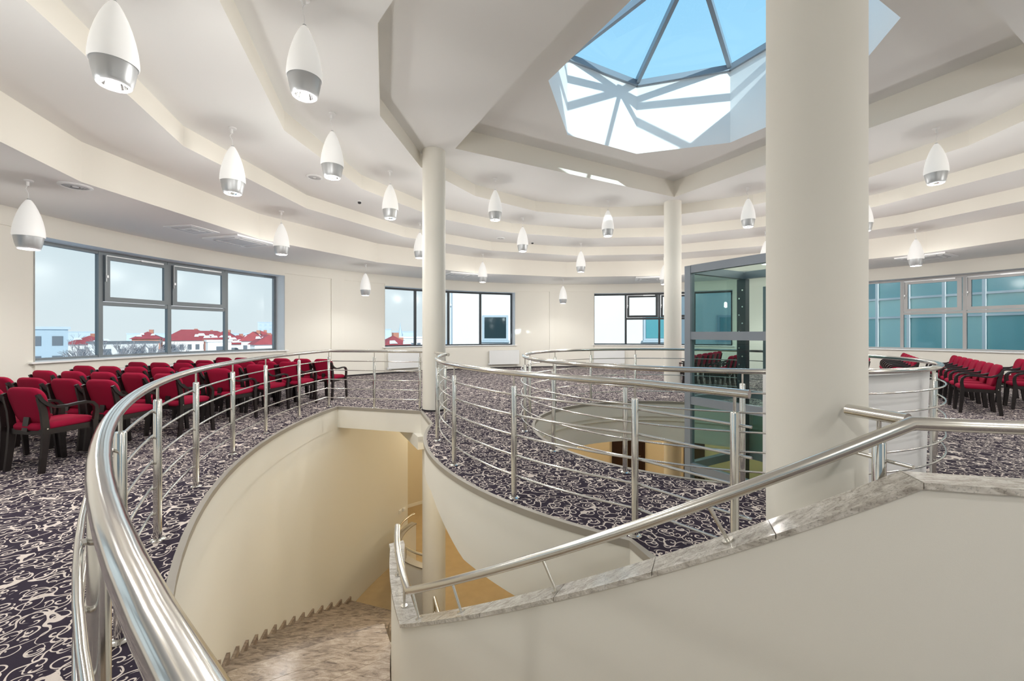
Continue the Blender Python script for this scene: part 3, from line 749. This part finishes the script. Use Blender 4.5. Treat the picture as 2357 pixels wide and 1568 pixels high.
# ------------------------------------------------------------------ pendant lamps
def make_lamp():
    t = empty('pendant_lamp')
    cp = MB().lathe([(0, 0), (0.045, 0), (0.045, -0.014), (0.02, -0.02), (0, -0.02)], 20); cp.lathe([(0.0, -0.02), (0.016, -0.02), (0.016, -0.075), (0, -0.075)], 12, (0.012, 0, 0))
    obj('canopy', cp, 'plastic', t)
    obj('cord', MB().tube([(0.012, 0, -0.07), (0.03, 0, -0.11), (0.005, 0, -0.17), (0, 0, -0.25)], 0.0035, 6), 'plastic', t)
    z0 = -0.25
    obj('cord_cap', MB().lathe([(0, z0+0.012), (0.016, z0+0.01), (0.02, z0-0.004), (0, z0-0.004)], 16), 'cup', t)
    sh = [(0.018, 0.0), (0.034, -0.02), (0.058, -0.065), (0.083, -0.125), (0.106, -0.195), (0.125, -0.27), (0.139, -0.345), (0.146, -0.41), (0.148, -0.455), (0.145, -0.475), (0.141, -0.474), (0.142, -0.44)]
    obj('shade', MB().lathe([(r, z0+z) for r, z in sh], 40), 'shade', t, ang=70)
    cu = [(0.138, -0.415), (0.1385, -0.44), (0.133, -0.50), (0.123, -0.56), (0.112, -0.605), (0.104, -0.627), (0.094, -0.635), (0.083, -0.632), (0.080, -0.622)]
    c_ = obj('lamp_cup', MB().lathe([(r, z0+z) for r, z in cu], 40), 'cup', t, ang=60)
    obj('reflector', MB().lathe([(0.080, z0-0.622), (0.070, z0-0.58), (0.050, z0-0.53), (0.02, z0-0.50), (0, z0-0.495)], 20), 'reflector', c_, ang=10)
    obj('bulb', MB().lathe([(0, z0-0.50), (0.02, z0-0.51), (0.024, z0-0.55), (0.014, z0-0.58), (0, z0-0.585)], 12), 'bulb', c_, ang=60)
    ld = bpy.data.lights.new('lamp_light', 'POINT'); ld.energy = LAMP_W; ld.color = (1.0, 0.98, 0.94); ld.shadow_soft_size = 0.10; ld.specular_factor = 0.03
    lo = bpy.data.objects.new('lamp_light', ld); COL.objects.link(lo); lo.parent = t; lo.location = (0, 0, z0-0.72)
    sd_ = bpy.data.lights.new('lamp_beam', 'SPOT'); sd_.energy = BEAM_W; sd_.color = (1.0, 0.98, 0.94); sd_.shadow_soft_size = 0.07; sd_.specular_factor = 0.03
    sd_.spot_size = R_(165); sd_.spot_blend = 0.6
    so_ = bpy.data.objects.new('lamp_beam', sd_); COL.objects.link(so_); so_.parent = t; so_.location = (0, 0, z0-0.65)
    return t
lamp0 = make_lamp(); lamp_used = [False]
LR = [8.95, 7.75, 6.5, 5.22, 4.0]
LAMPS = [
 (2, 208.2, 'largest white egg pendant, in the top left corner of the view'),
 (3, 208.2, 'second largest white egg pendant, high above the stair opening'),
 (2, 185.7, 'white pendant lamp in front of the left tall window, middle ceiling step'),
 (3, 185.7, 'white pendant lamp left of the left column, below the second largest pendant'),
 (0, 185.7, 'white pendant lamp at the far left, overlapping the window corner'),
 (1, 163.2, 'white pendant lamp above the right end of the left window'),
 (3, 163.2, 'white pendant lamp just left of the left column'),
 (0, 140.7, 'small pendant lamp hanging before the cream wall between two windows'),
 (2, 140.7, 'pendant lamp half hidden behind the left column'),
 (4, 140.7, 'white pendant lamp just right of the left column'),
 (3, 118.2, 'pendant lamp with a sunlit silver cup, right of the left column'),
 (1, 118.2, 'small pendant lamp above the far window right of the left column'),
 (4, 95.7, 'brightly sunlit pendant lamp left of the middle column'),
 (2, 95.7, 'small pendant lamp below the brightly sunlit pendant'),
 (0, 95.7, 'smallest pendant lamp, on the wall between the far windows'),
 (1, 73.2, 'small pendant lamp hidden partly behind the middle column'),
 (4, 50.7, 'white pendant lamp between the middle column and the big column'),
 (2, 50.7, 'pendant lamp above the lift frame, cut off by the big column'),
 (3, 28.2, 'sliver of a pendant lamp at the right side of the big column'),
 (4, 5.7, 'large white pendant lamp in the upper right'),
 (1, 28.2, 'white pendant lamp above the right window'),
 (0, 50.7, 'pendant lamp behind the big column over the far right seats'),
 (3, 73.2, 'pendant lamp on the fourth ceiling step behind the middle column'),
 (2, 5.7, 'pendant lamp just outside the right edge of the view'),
 (0, 5.7, 'pendant lamp by the right hand wall outside the view'),
 (1, 343.2, 'pendant lamp over the right hand seats beside the camera'),
 (3, 343.2, 'pendant lamp on the right beside the beam corner'),
 (1, 253.2, 'unseen pendant lamp added straight behind the camera'),  # unseen, added to brighten the camera side
 (2, 275.7, 'unseen pendant lamp added behind the camera in the middle'),  # likewise unseen, added for more light near the camera
 (2, 320.7, 'pendant lamp behind the camera on the right'),
 (0, 320.7, 'pendant lamp by the wall behind the camera on the right'),
 (1, 298.2, 'pendant lamp behind the camera near the rear window'),
 (3, 298.2, 'pendant lamp behind the camera near the beam'),
 (0, 275.7, 'pendant lamp by the rear wall'),
 (0, 230.7, 'pendant lamp by the wall behind the camera on the left'),
 (1, 208.2, 'pendant lamp outside the left edge of the view'),
]
for lv, a, lab in LAMPS:
    t = lamp0 if not lamp_used[0] else copy_tree(lamp0); lamp_used[0] = True
    p = P(LR[lv], a); t.location = v3(p, ZC[lv]); t.rotation_euler = (0, 0, R_(a*3 % 360)); tag(t, lab, 'lamp', 'egg shaped pendant lamps')

# ------------------------------------------------------------------ things on the ceiling
def round_vent(r, a, z, size, lab):
    p = P(r, a); t = empty('ceiling_vent', v3(p, z)); tag(t, lab, 'vent', 'round ceiling vents')
    c = (p.x, p.y, z)
    obj('rim', MB().lathe([(size, 0), (size, -0.012), (size*0.82, -0.02), (size*0.78, -0.006)], 32, c), 'plastic', t)
    for k in (0.66, 0.50, 0.34): obj('vane', MB().lathe([(size*k, -0.002), (size*(k+0.08), -0.014), (size*(k-0.05), -0.016)], 28, c), 'vent', t)
    obj('core', MB().lathe([(0, -0.016), (size*0.2, -0.016), (size*0.2, 0)], 20, c), 'plastic', t)
for r, a, lv, s, lab in ((8.55, 184.6, 0, 0.17, 'round white vent beside the far left pendant lamp'),
                         (6.3, 170.0, 2, 0.13, 'round white vent left of the left column'),
                         (6.55, 118.0, 2, 0.12, 'round white vent on the ceiling step right of the left column'),
                         (6.9, 38.0, 2, 0.13, 'round white vent on the ceiling step right of the big column')):
    round_vent(r, a, ZC[lv], s, lab)
def cassette(r, a, lab):
    p = P(r, a); z = ZC[0]; t = empty('air_conditioner', v3(p, z)); tag(t, lab, 'air conditioner', 'ceiling air conditioning cassettes'); rz = R_(a)
    ax = Matrix.Rotation(rz, 3, 'Z')
    obj('panel', MB().box((p.x, p.y, z-0.015), (0.95, 0.95, 0.03), rz), 'plastic', t, smooth=False)
    obj('grille', MB().box((p.x, p.y, z-0.033), (0.50, 0.50, 0.012), rz), 'vent', t, smooth=False)
    for sx_, sy, w, h in ((0.36, 0, 0.06, 0.6), (-0.36, 0, 0.06, 0.6), (0, 0.36, 0.6, 0.06), (0, -0.36, 0.6, 0.06)):
        q = ax @ Vector((sx_, sy, 0)); obj('louvre', MB().box((p.x+q.x, p.y+q.y, z-0.034), (w, h, 0.012), rz), 'vent', t, smooth=False)
cassette(8.85, 163.0, 'square white cassette unit on the ceiling above the left window')
cassette(8.9, 120.5, 'square white cassette unit on the ceiling right of the left column')
cassette(8.9, 76.0, 'square white cassette unit on the ceiling left of the middle column')
cassette(9.0, 29.5, 'square white cassette unit on the ceiling above the right window')
def square_vent(r, a, lab):
    p = P(r, a); z = ZC[0]; t = empty('ceiling_diffuser', v3(p, z)); tag(t, lab, 'vent'); rz = R_(a)
    obj('frame', MB().box((p.x, p.y, z-0.006), (0.60, 0.60, 0.012), rz), 'plastic', t, smooth=False)
    for k in (0.44, 0.30, 0.16): obj('vane', MB().box((p.x, p.y, z-0.012-0.03*(0.5-k)), (k, k, 0.012), rz), 'vent' if k != 0.30 else 'plastic', t, smooth=False)
square_vent(8.9, 169.5, 'square white diffuser beside the cassette unit above the left window')
for r, a, lv, lab in ((6.4, 157.5, 2, 'small dark smoke detector left of the left column'), (6.7, 108.5, 2, 'small dark smoke detector right of the left column')):
    p = P(r, a); z = ZC[lv]; t = empty('smoke_detector', v3(p, z)); tag(t, lab, 'detector', 'smoke detectors')
    obj('mount', MB().lathe([(0.05, 0), (0.05, -0.015), (0, -0.015)], 20, (p.x, p.y, z)), 'plastic', t)
    obj('sensor', MB().lathe([(0.035, -0.015), (0.033, -0.04), (0.018, -0.052), (0, -0.052)], 20, (p.x, p.y, z)), 'blackp', t)

# ------------------------------------------------------------------ radiators, sockets
def radiator(a, w, lab, r=10.40):
    p = P(r, a); t = empty('radiator', v3(p, 0)); tag(t, lab, 'radiator', 'white panel radiators under the windows'); rz = R_(a+90)
    ax = Matrix.Rotation(rz, 3, 'Z')
    def W_(x, y): q = ax @ Vector((x, y, 0)); return (p.x+q.x, p.y+q.y)
    obj('panel', MB().box((p.x, p.y, 0.43), (w, 0.06, 0.54), rz), 'radiator', t, smooth=False)
    g = MB()
    for k in range(int(w/0.05)): x, y = W_(-w/2+0.04+0.05*k, 0); g.box((x, y, 0.704), (0.02, 0.055, 0.008), rz)
    obj('top_grille', g, 'vent', t, smooth=False)
    x, y = W_(w/2+0.02, 0); obj('valve', MB().box((x, y, 0.18), (0.05, 0.05, 0.06), rz), 'chrome', t, smooth=False)
    pp = MB()
    for dx in (-0.06, 0.02): x, y = W_(w/2+dx, 0); x2, y2 = W_(w/2+dx, 0.13); pp.tube([(x, y, 0.20), (x, y, 0.15), (x2, y2, 0.14)], 0.008, 8)
    obj('pipe', pp, 'chrome', t)
radiator(128.4, 1.15, 'white radiator behind the far end railing, left of the left column')
radiator(107.0, 1.2, 'white radiator right of the left column under the far window')
radiator(83.8, 1.2, 'white radiator left of the middle column')
radiator(167.5, 1.9, 'long white radiator behind the red chairs under the left window')
for a, r, z, lab in ((96.5, RWALL+0.025, 0.38, 'small white wall socket low on the wall between the far windows'),):
    p = P(r, a); t = empty('wall_socket', v3(p, z)); tag(t, lab, 'socket')
    obj('plate', MB().box((p.x, p.y, z), (0.012, 0.085, 0.085), R_(a)), 'plastic', t, smooth=False)
    q = P(r-0.008, a); obj('outlet', MB().box((q.x, q.y, z), (0.006, 0.045, 0.045), R_(a)), 'vent', t, smooth=False)
for a, lab in ((156.6, 'beige switch plate nearer the wall corner by the lower stairs'), (157.6, 'second beige switch plate beside the first on the stair wall')):
    p = P(RS_EDGE-0.004, a, CS); t = obj('switch_plate', MB().box((p.x, p.y, -2.92), (0.014, 0.10, 0.085), R_(a)).box((p.x+0.01, p.y-0.004, -2.92), (0.01, 0.06, 0.05), R_(a)), 'plastic', smooth=False); tag(t, lab, 'switch', 'light switches by the lower stairs')

# ------------------------------------------------------------------ lower storey: second stair well and added lamps
lw = empty('wall_lower_drum'); tag(lw, kind='structure')
LC = Vector((-1.2, 9.2))
obj('drum_face', band(arc(1.35, 150, 262, 4, LC), arc(1.23, 150, 262, 4, LC), ZL, ZL+0.92), 'wall', lw)
obj('drum_coping', band(arc(1.37, 150, 262, 4, LC), arc(1.21, 150, 262, 4, LC), ZL+0.92, ZL+0.945), 'trim', lw)
h2 = empty('handrail', v3(P(1.29, 200, LC), ZL)); tag(h2, 'dark curved handrail above the round parapet on the lower storey', 'handrail')
obj('rail_tube', MB().tube([v3(p, ZL+1.15) for p in arc(1.29, 150, 262, 4, LC)], 0.025, 12), 'steel2', h2)
for a in (195, 225, 250): p = P(1.29, a, LC); obj('support_rod', MB().tube([v3(p, ZL+0.94), v3(p, ZL+1.14)], 0.009, 8), 'steel2', h2)
h3 = empty('handrail', (-1.05, 5.55, ZL)); tag(h3, 'steel stair handrail with two bars below the left column', 'handrail')
obj('rail_tube', MB().tube([(-1.05, 5.62, -2.20), (-0.85, 5.2, -2.36)], 0.022, 12), 'steel2', h3)
obj('post', MB().tube([(-1.05, 5.62, -3.9), (-1.05, 5.62, -2.21)], 0.02, 12), 'steel2', h3)
obj('rail_bar', MB().tube([(-1.05, 5.62, -2.38), (-0.85, 5.2, -2.54)], 0.008, 8), 'steel2', h3)
for k, (r, a) in enumerate(((6.8, 135), (7.2, 100), (7.2, 65), (6.6, 30), (3.3, 190), (4.6, 125))):  # unseen lamps, added to brighten the lower storey
    p = P(r, a); z = -0.39; t = empty('added_lower_lamp', v3(p, z))
    tag(t, 'unseen round warm lamp added under the upper floor to light the lower storey', 'lamp', 'unseen lamps added on the lower storey')
    obj('lamp_body', MB().lathe([(0.20, 0), (0.20, -0.06), (0.17, -0.075)], 24, (p.x, p.y, z)), 'plastic', t)
    obj('diffuser', MB().lathe([(0.17, -0.075), (0.12, -0.095), (0, -0.10)], 24, (p.x, p.y, z)), 'added_lowlamp', t)
    ld = bpy.data.lights.new('lamp_light', 'POINT'); ld.energy = 48 if k < 4 else 26; ld.color = (1.0, 0.87, 0.62); ld.shadow_soft_size = 0.15
    lo = bpy.data.objects.new('lamp_light', ld); COL.objects.link(lo); lo.parent = t; lo.location = (0, 0, -0.26)

# ------------------------------------------------------------------ outside
ZG = -14.0
g = MB(); g.add([(-700, -500, ZG), (700, -500, ZG), (700, 900, ZG), (-700, 900, ZG)], [(0, 1, 2, 3)]); o = obj('ground_snow', g, 'snow', smooth=False); tag(o, 'snow covered ground far below the windows', 'ground', kind='structure')
def house(loc, w, d, ztop, rz, label, wall='xwhite', roof='hip', rh=2.6, roofm='xroof', floors=3, cols=5, chimney=True, win='xwin', name='house', snowp=True):
    t = empty(name, (loc[0], loc[1], ZG), rz); tag(t, label, 'building')
    h = ztop-ZG
    def part(nm, mb, m, par=None):
        me = mesh(nm, mb, m, False); q = bpy.data.objects.new(nm, me); COL.objects.link(q); q.parent = par or t; return q
    part('wall', MB().box((0, 0, h/2), (w, d, h)), wall)
    ov = 0.5
    if roof == 'hip':
        rg = max(0.0, w/2-d/2)
        vs = [(-w/2-ov, -d/2-ov, h), (w/2+ov, -d/2-ov, h), (w/2+ov, d/2+ov, h), (-w/2-ov, d/2+ov, h), (-rg, 0, h+rh), (rg+0.01, 0, h+rh)]
        m_ = MB(); m_.add(vs, [(0, 1, 5, 4), (1, 2, 5), (2, 3, 4, 5), (3, 0, 4), (0, 3, 2, 1)]); rf = part('roof', m_, roofm)
    elif roof == 'gable':
        vs = [(-w/2-ov, -d/2-ov, h), (w/2+ov, -d/2-ov, h), (w/2+ov, d/2+ov, h), (-w/2-ov, d/2+ov, h), (0, -d/2-ov, h+rh), (0, d/2+ov, h+rh)]
        m_ = MB(); m_.add(vs, [(0, 1, 4), (1, 2, 5, 4), (2, 3, 5), (3, 0, 4, 5), (0, 3, 2, 1)]); rf = part('roof', m_, roofm)
    else:
        rf = part('roof', MB().box((0, 0, h+0.2), (w+0.5, d+0.5, 0.4)), roofm)
    if chimney and roof != 'flat':
        part('chimney', MB().box((w*0.12, d*0.1, h+rh*0.8), (0.8, 0.8, 1.6)), 'xbrick', rf)
    if snowp and roof != 'flat':
        k = random.Random(int(abs(loc[0]*7+loc[1])))
        for _ in range(3):
            x = k.uniform(-w/2, w/2*0.6); f = k.uniform(0.1, 0.55); y = -(d/2+ov)*(1-f); z = h+rh*f*0.98
            wd = k.uniform(0.8, 2.2); hh = 0.22
            m_ = MB(); m_.add([(x, y-0.05, z+0.1), (x+wd, y-0.05, z+0.12), (x+wd*0.8, y+(d/2)*hh, z+rh*hh+0.14), (x+wd*0.2, y+(d/2)*hh, z+rh*hh+0.12)], [(0, 1, 2, 3)])
            part('snow_patch', m_, 'snow', rf)
    for f in range(floors):
        z = h-1.7-2.9*f
        for c in range(cols):
            x = -w/2+w*(c+0.5)/cols
            part('window', MB().box((x, -d/2-0.02, z), (min(1.3, w/cols*0.5), 0.12, 1.4)), win)
        if cols > 3 and roof != 'flat': part('balcony', MB().box((0, -d/2-0.5, z-1.1), (w*0.8, 1.0, 0.5)), wall)
    return t
F = lambda x, y: math.atan2(y, x)-PI/2          # facing the hall
def hs(x, y, *a, **k): return house((x, y), a[0], a[1], a[2], F(x, y)+(a[3] if len(a) > 3 else 0), **k)
hs(-78.4, 84, 9, 7, -0.7, 0.25, label='white flat roofed block behind the left window mullion', roof='flat', roofm='xroofgrey', cols=4)
hs(-85.9, 98, 5, 5, 0.0, -0.1, label='reddish house with red hip roof beside the flat white block', wall='xbrick', rh=1.7, cols=1, floors=2)
hs(-91.5, 90, 6, 6, -1.0, 0.2, label='white house with red roof at the left of the flat block', rh=1.8, cols=3)
hs(-86.9, 112, 11.5, 8, -0.6, 0.0, label='long white apartment house with red roof in the left window', rh=2.9, cols=7)
hs(-73.2, 100, 1.3, 3, -0.6, 0.1, label='narrow brick red stair tower beside the white block', roof='flat', roofm='xbrick', wall='xbrick', cols=0, floors=0)
hs(-66.4, 94, 4.3, 5, -0.6, 0.1, label='plain white stair block between red roofed houses', roof='flat', roofm='xwhite', wall='xwhite', cols=1)
hs(-74.6, 108, 6, 5, -0.4, -0.15, label='white house with red hip roof rising behind the white stair block', rh=2.2, cols=4)
hs(-68.8, 104.5, 5.2, 4.5, -1.4, 0.1, label='white house with low red hip roof right of the stair block', rh=2.2, cols=4)
hs(-63.6, 103, 5, 4.5, -0.6, -0.2, label='white gabled house with snowy roof behind the low red roof', roof='gable', rh=2.3, cols=3)
hs(-55.6, 94, 5.4, 5, -1.2, 0.2, label='white house with red gable roof near the window jamb', roof='gable', rh=2.2, cols=3)
hs(-79.5, 131, 13, 8, -0.6, 0.1, label='white house with snow covered red roof behind the first row', roof='gable', rh=2.6, cols=4)
hs(-105, 142, 16, 9, -0.5, 0.0, label='distant white house with wide red roof', rh=2.6, cols=5)
hs(-74, 60, 13, 8, 1.9, 0.0, label='pale blue office block with horizontal window bands at the far left', wall='xblue', roof='flat', roofm='xhaze', cols=6, floors=5, win='xwin', name='office_block')
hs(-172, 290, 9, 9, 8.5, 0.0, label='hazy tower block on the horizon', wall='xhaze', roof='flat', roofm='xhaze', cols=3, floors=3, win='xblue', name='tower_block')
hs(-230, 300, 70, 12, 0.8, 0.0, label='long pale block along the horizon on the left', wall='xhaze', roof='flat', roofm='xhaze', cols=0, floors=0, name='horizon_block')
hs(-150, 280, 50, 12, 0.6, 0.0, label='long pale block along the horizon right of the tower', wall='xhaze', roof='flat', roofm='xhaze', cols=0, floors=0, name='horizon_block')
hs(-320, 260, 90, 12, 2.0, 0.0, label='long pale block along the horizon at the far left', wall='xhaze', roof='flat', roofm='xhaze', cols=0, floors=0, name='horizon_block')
hs(-17.2, 60, 4.6, 6, -0.9, 0.3, label='white house with red hip roof and chimney in the narrow far window', rh=1.9, cols=2)
hs(-19.2, 71, 1.9, 3, -1.1, 0.0, label='little red gable roof before the white flats', roof='gable', rh=1.1, cols=1, floors=1)
hs(-20.5, 95, 9, 8, 0.2, 0.0, label='white flats behind the little red gable', roof='flat', roofm='snow', cols=6, floors=3)
hs(-20.8, 78, 2.4, 5, -0.4, 0.0, label='grey banded flats beside the left column', wall='xblue', roof='flat', roofm='xhaze', cols=2, floors=3)
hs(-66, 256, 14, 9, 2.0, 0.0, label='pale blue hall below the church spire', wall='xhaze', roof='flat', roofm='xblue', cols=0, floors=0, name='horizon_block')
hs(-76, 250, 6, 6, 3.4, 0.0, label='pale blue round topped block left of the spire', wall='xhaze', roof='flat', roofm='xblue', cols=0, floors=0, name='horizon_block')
sp_ = empty('church_spire', (-64, 238, ZG)); tag(sp_, 'thin pale church spire on the horizon', 'spire')
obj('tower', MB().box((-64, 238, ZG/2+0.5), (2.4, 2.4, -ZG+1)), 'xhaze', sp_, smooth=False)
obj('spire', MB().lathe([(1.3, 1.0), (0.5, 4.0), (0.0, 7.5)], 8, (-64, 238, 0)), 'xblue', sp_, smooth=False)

# bare winter trees
def tree(x, y, hgt, spread, seed, label):
    k = random.Random(seed); t = empty('bare_tree', (x, y, ZG)); tag(t, label, 'tree', 'bare winter trees')
    mt = MB(); mb_ = MB(); mt.tube([(x, y, ZG), (x+0.2, y, ZG+hgt*0.25), (x, y, ZG+hgt*0.42)], [0.5, 0.4, 0.34], 8)
    def grow(p, d, L, r, n):
        q = p+d*L; m2 = p+d*(L*0.5)+Vector((k.uniform(-.1, .1), k.uniform(-.1, .1), 0.08))*L
        mb_.tube([p, m2, q], [r, r*0.85, r*0.65], 5 if n > 2 else 3, cap=False)
        if n == 0: return
        for _ in range(3 if n > 1 else 4):
            dd = (d+Vector((k.uniform(-1, 1)*spread, k.uniform(-1, 1)*spread, k.uniform(-0.15, 0.45)))).normalized()
            grow(q, dd, L*k.uniform(0.6, 0.82), r*0.6, n-1)
    for j in range(6):
        a = j*1.05+k.uniform(0, .4); grow(Vector((x, y, ZG+hgt*(0.34+0.012*j))), Vector((math.cos(a)*0.75, math.sin(a)*0.75, 0.75)).normalized(), hgt*0.19, 0.20, 4)
    obj('trunk', mt, 'bark', t); obj('branches', mb_, 'bark', t, smooth=False, fix=False)['kind'] = 'stuff'
tree(-49.4, 52, 16.6, 0.5, 3, 'large bare tree left of the centre mullion in the left window')
tree(-56.0, 62, 17.0, 0.5, 5, 'large bare tree right beside its twin in the left window')
tree(-40.5, 38.0, 14.9, 0.45, 9, 'bare tree beside the pale office block')
tree(-116, 104, 18.5, 0.55, 11, 'bare tree behind the office block at the far left')

# white neighbouring wing beyond the far windows
nb = empty('white_wing', (9, 30, ZG)); tag(nb, 'white rendered neighbouring wing with dark windows beyond the far windows', 'building')
obj('wall', MB().box((11, 33, -0.5), (30.6, 6.0, 27)), 'xwhite', nb, smooth=False)
obj('corner_glazing', MB().box((-4.35, 33.0, -0.5), (0.12, 5.6, 26.8)), 'xblue', nb, smooth=False)
for z in range(-12, 13, 3): obj('corner_rail', MB().box((-4.45, 33.0, z+0.4), (0.12, 5.8, 0.12)), 'xmull', nb, smooth=False)
for y in (30.4, 31.9, 33.4, 34.9): obj('corner_mullion', MB().box((-4.45, y, -0.5), (0.12, 0.1, 26.8)), 'xmull', nb, smooth=False)
def wing_window(x, z, w, h, pan='xdark'):
    f = obj('window', MB().box((x, 29.95, z), (w+0.3, 0.14, h+0.3)), 'xblue', nb, smooth=False)
    obj('pane', MB().box((x, 29.90, z), (w, 0.14, h)), pan, f, smooth=False)
    obj('sill', MB().box((x, 29.86, z-h/2-0.22), (w+0.5, 0.3, 0.12)), 'xblue', f, smooth=False)
for x in (-1.2, 4.6, 10.4, 15.6, 20.5, 25):
    for z in (-3.6, 1.75, 7.2):
        if x == 4.6 and z == 1.75: continue
        wing_window(x if x != -1.2 else -1.2, z, 1.55 if x < 15 else 1.3, 1.5, 'xdark' if x < 5 else 'tealdark')

# teal glass building beyond the right window
tb = empty('glass_building', v3(P(17, 28.2), ZG)); tag(tb, 'teal curtain wall office building beyond the right window', 'building')
tn = Vector((math.cos(R_(20)), math.sin(R_(20)))); td = Vector((-tn.y, tn.x)); tc0 = O+tn*15.5
rzt = R_(20)
tc0 = tc0-td*7.0
cc = tc0+tn*3.0; obj('core', MB().box((cc.x, cc.y, -0.5), (5.7, 30, 27), rzt), 'tealdark', tb, smooth=False)
k = random.Random(4)
NW, PW = 29, 1.05
levels = [-13.5]
z = -13.5
while z < 12.5:
    for h_, kind in ((0.75, 'sp'), (2.35, 'gl')):
        for i in range(NW):
            p = tc0+td*((i-NW/2+0.5)*PW)
            m_ = 'tealpale' if kind == 'sp' else k.choice(['teal', 'teal', 'tealdark', 'teal', 'tealpale'])
            if -5 < z < 7: obj('pane', MB().box((p.x, p.y, z+h_/2), (0.06, PW-0.09, h_-0.09), rzt), m_, tb, smooth=False)
        z += h_
        p = tc0-tn*0.05; obj('transom', MB().box((p.x, p.y, z), (0.10, NW*PW, 0.08), rzt), 'xmull', tb, smooth=False)
for i in range(NW+1):
    p = tc0+td*((i-NW/2)*PW)-tn*0.07; obj('mullion', MB().box((p.x, p.y, -0.5), (0.12, 0.09, 26.6), rzt), 'xmull', tb, smooth=False)
# unseen wing added behind the camera to keep sun off the windows
rb = empty('sun_block_wing', (3, -22, ZG)); tag(rb, 'unseen white wing added behind the camera to block the sun', 'building')
obj('wall', MB().box((4, -22, -1.5), (60, 10, 23)), 'xwhite', rb, smooth=False)
for i in range(14):
    obj('window', MB().box((-24+i*4, -16.95, 2.0), (2.2, 0.14, 1.8)), 'xwin', rb, smooth=False)
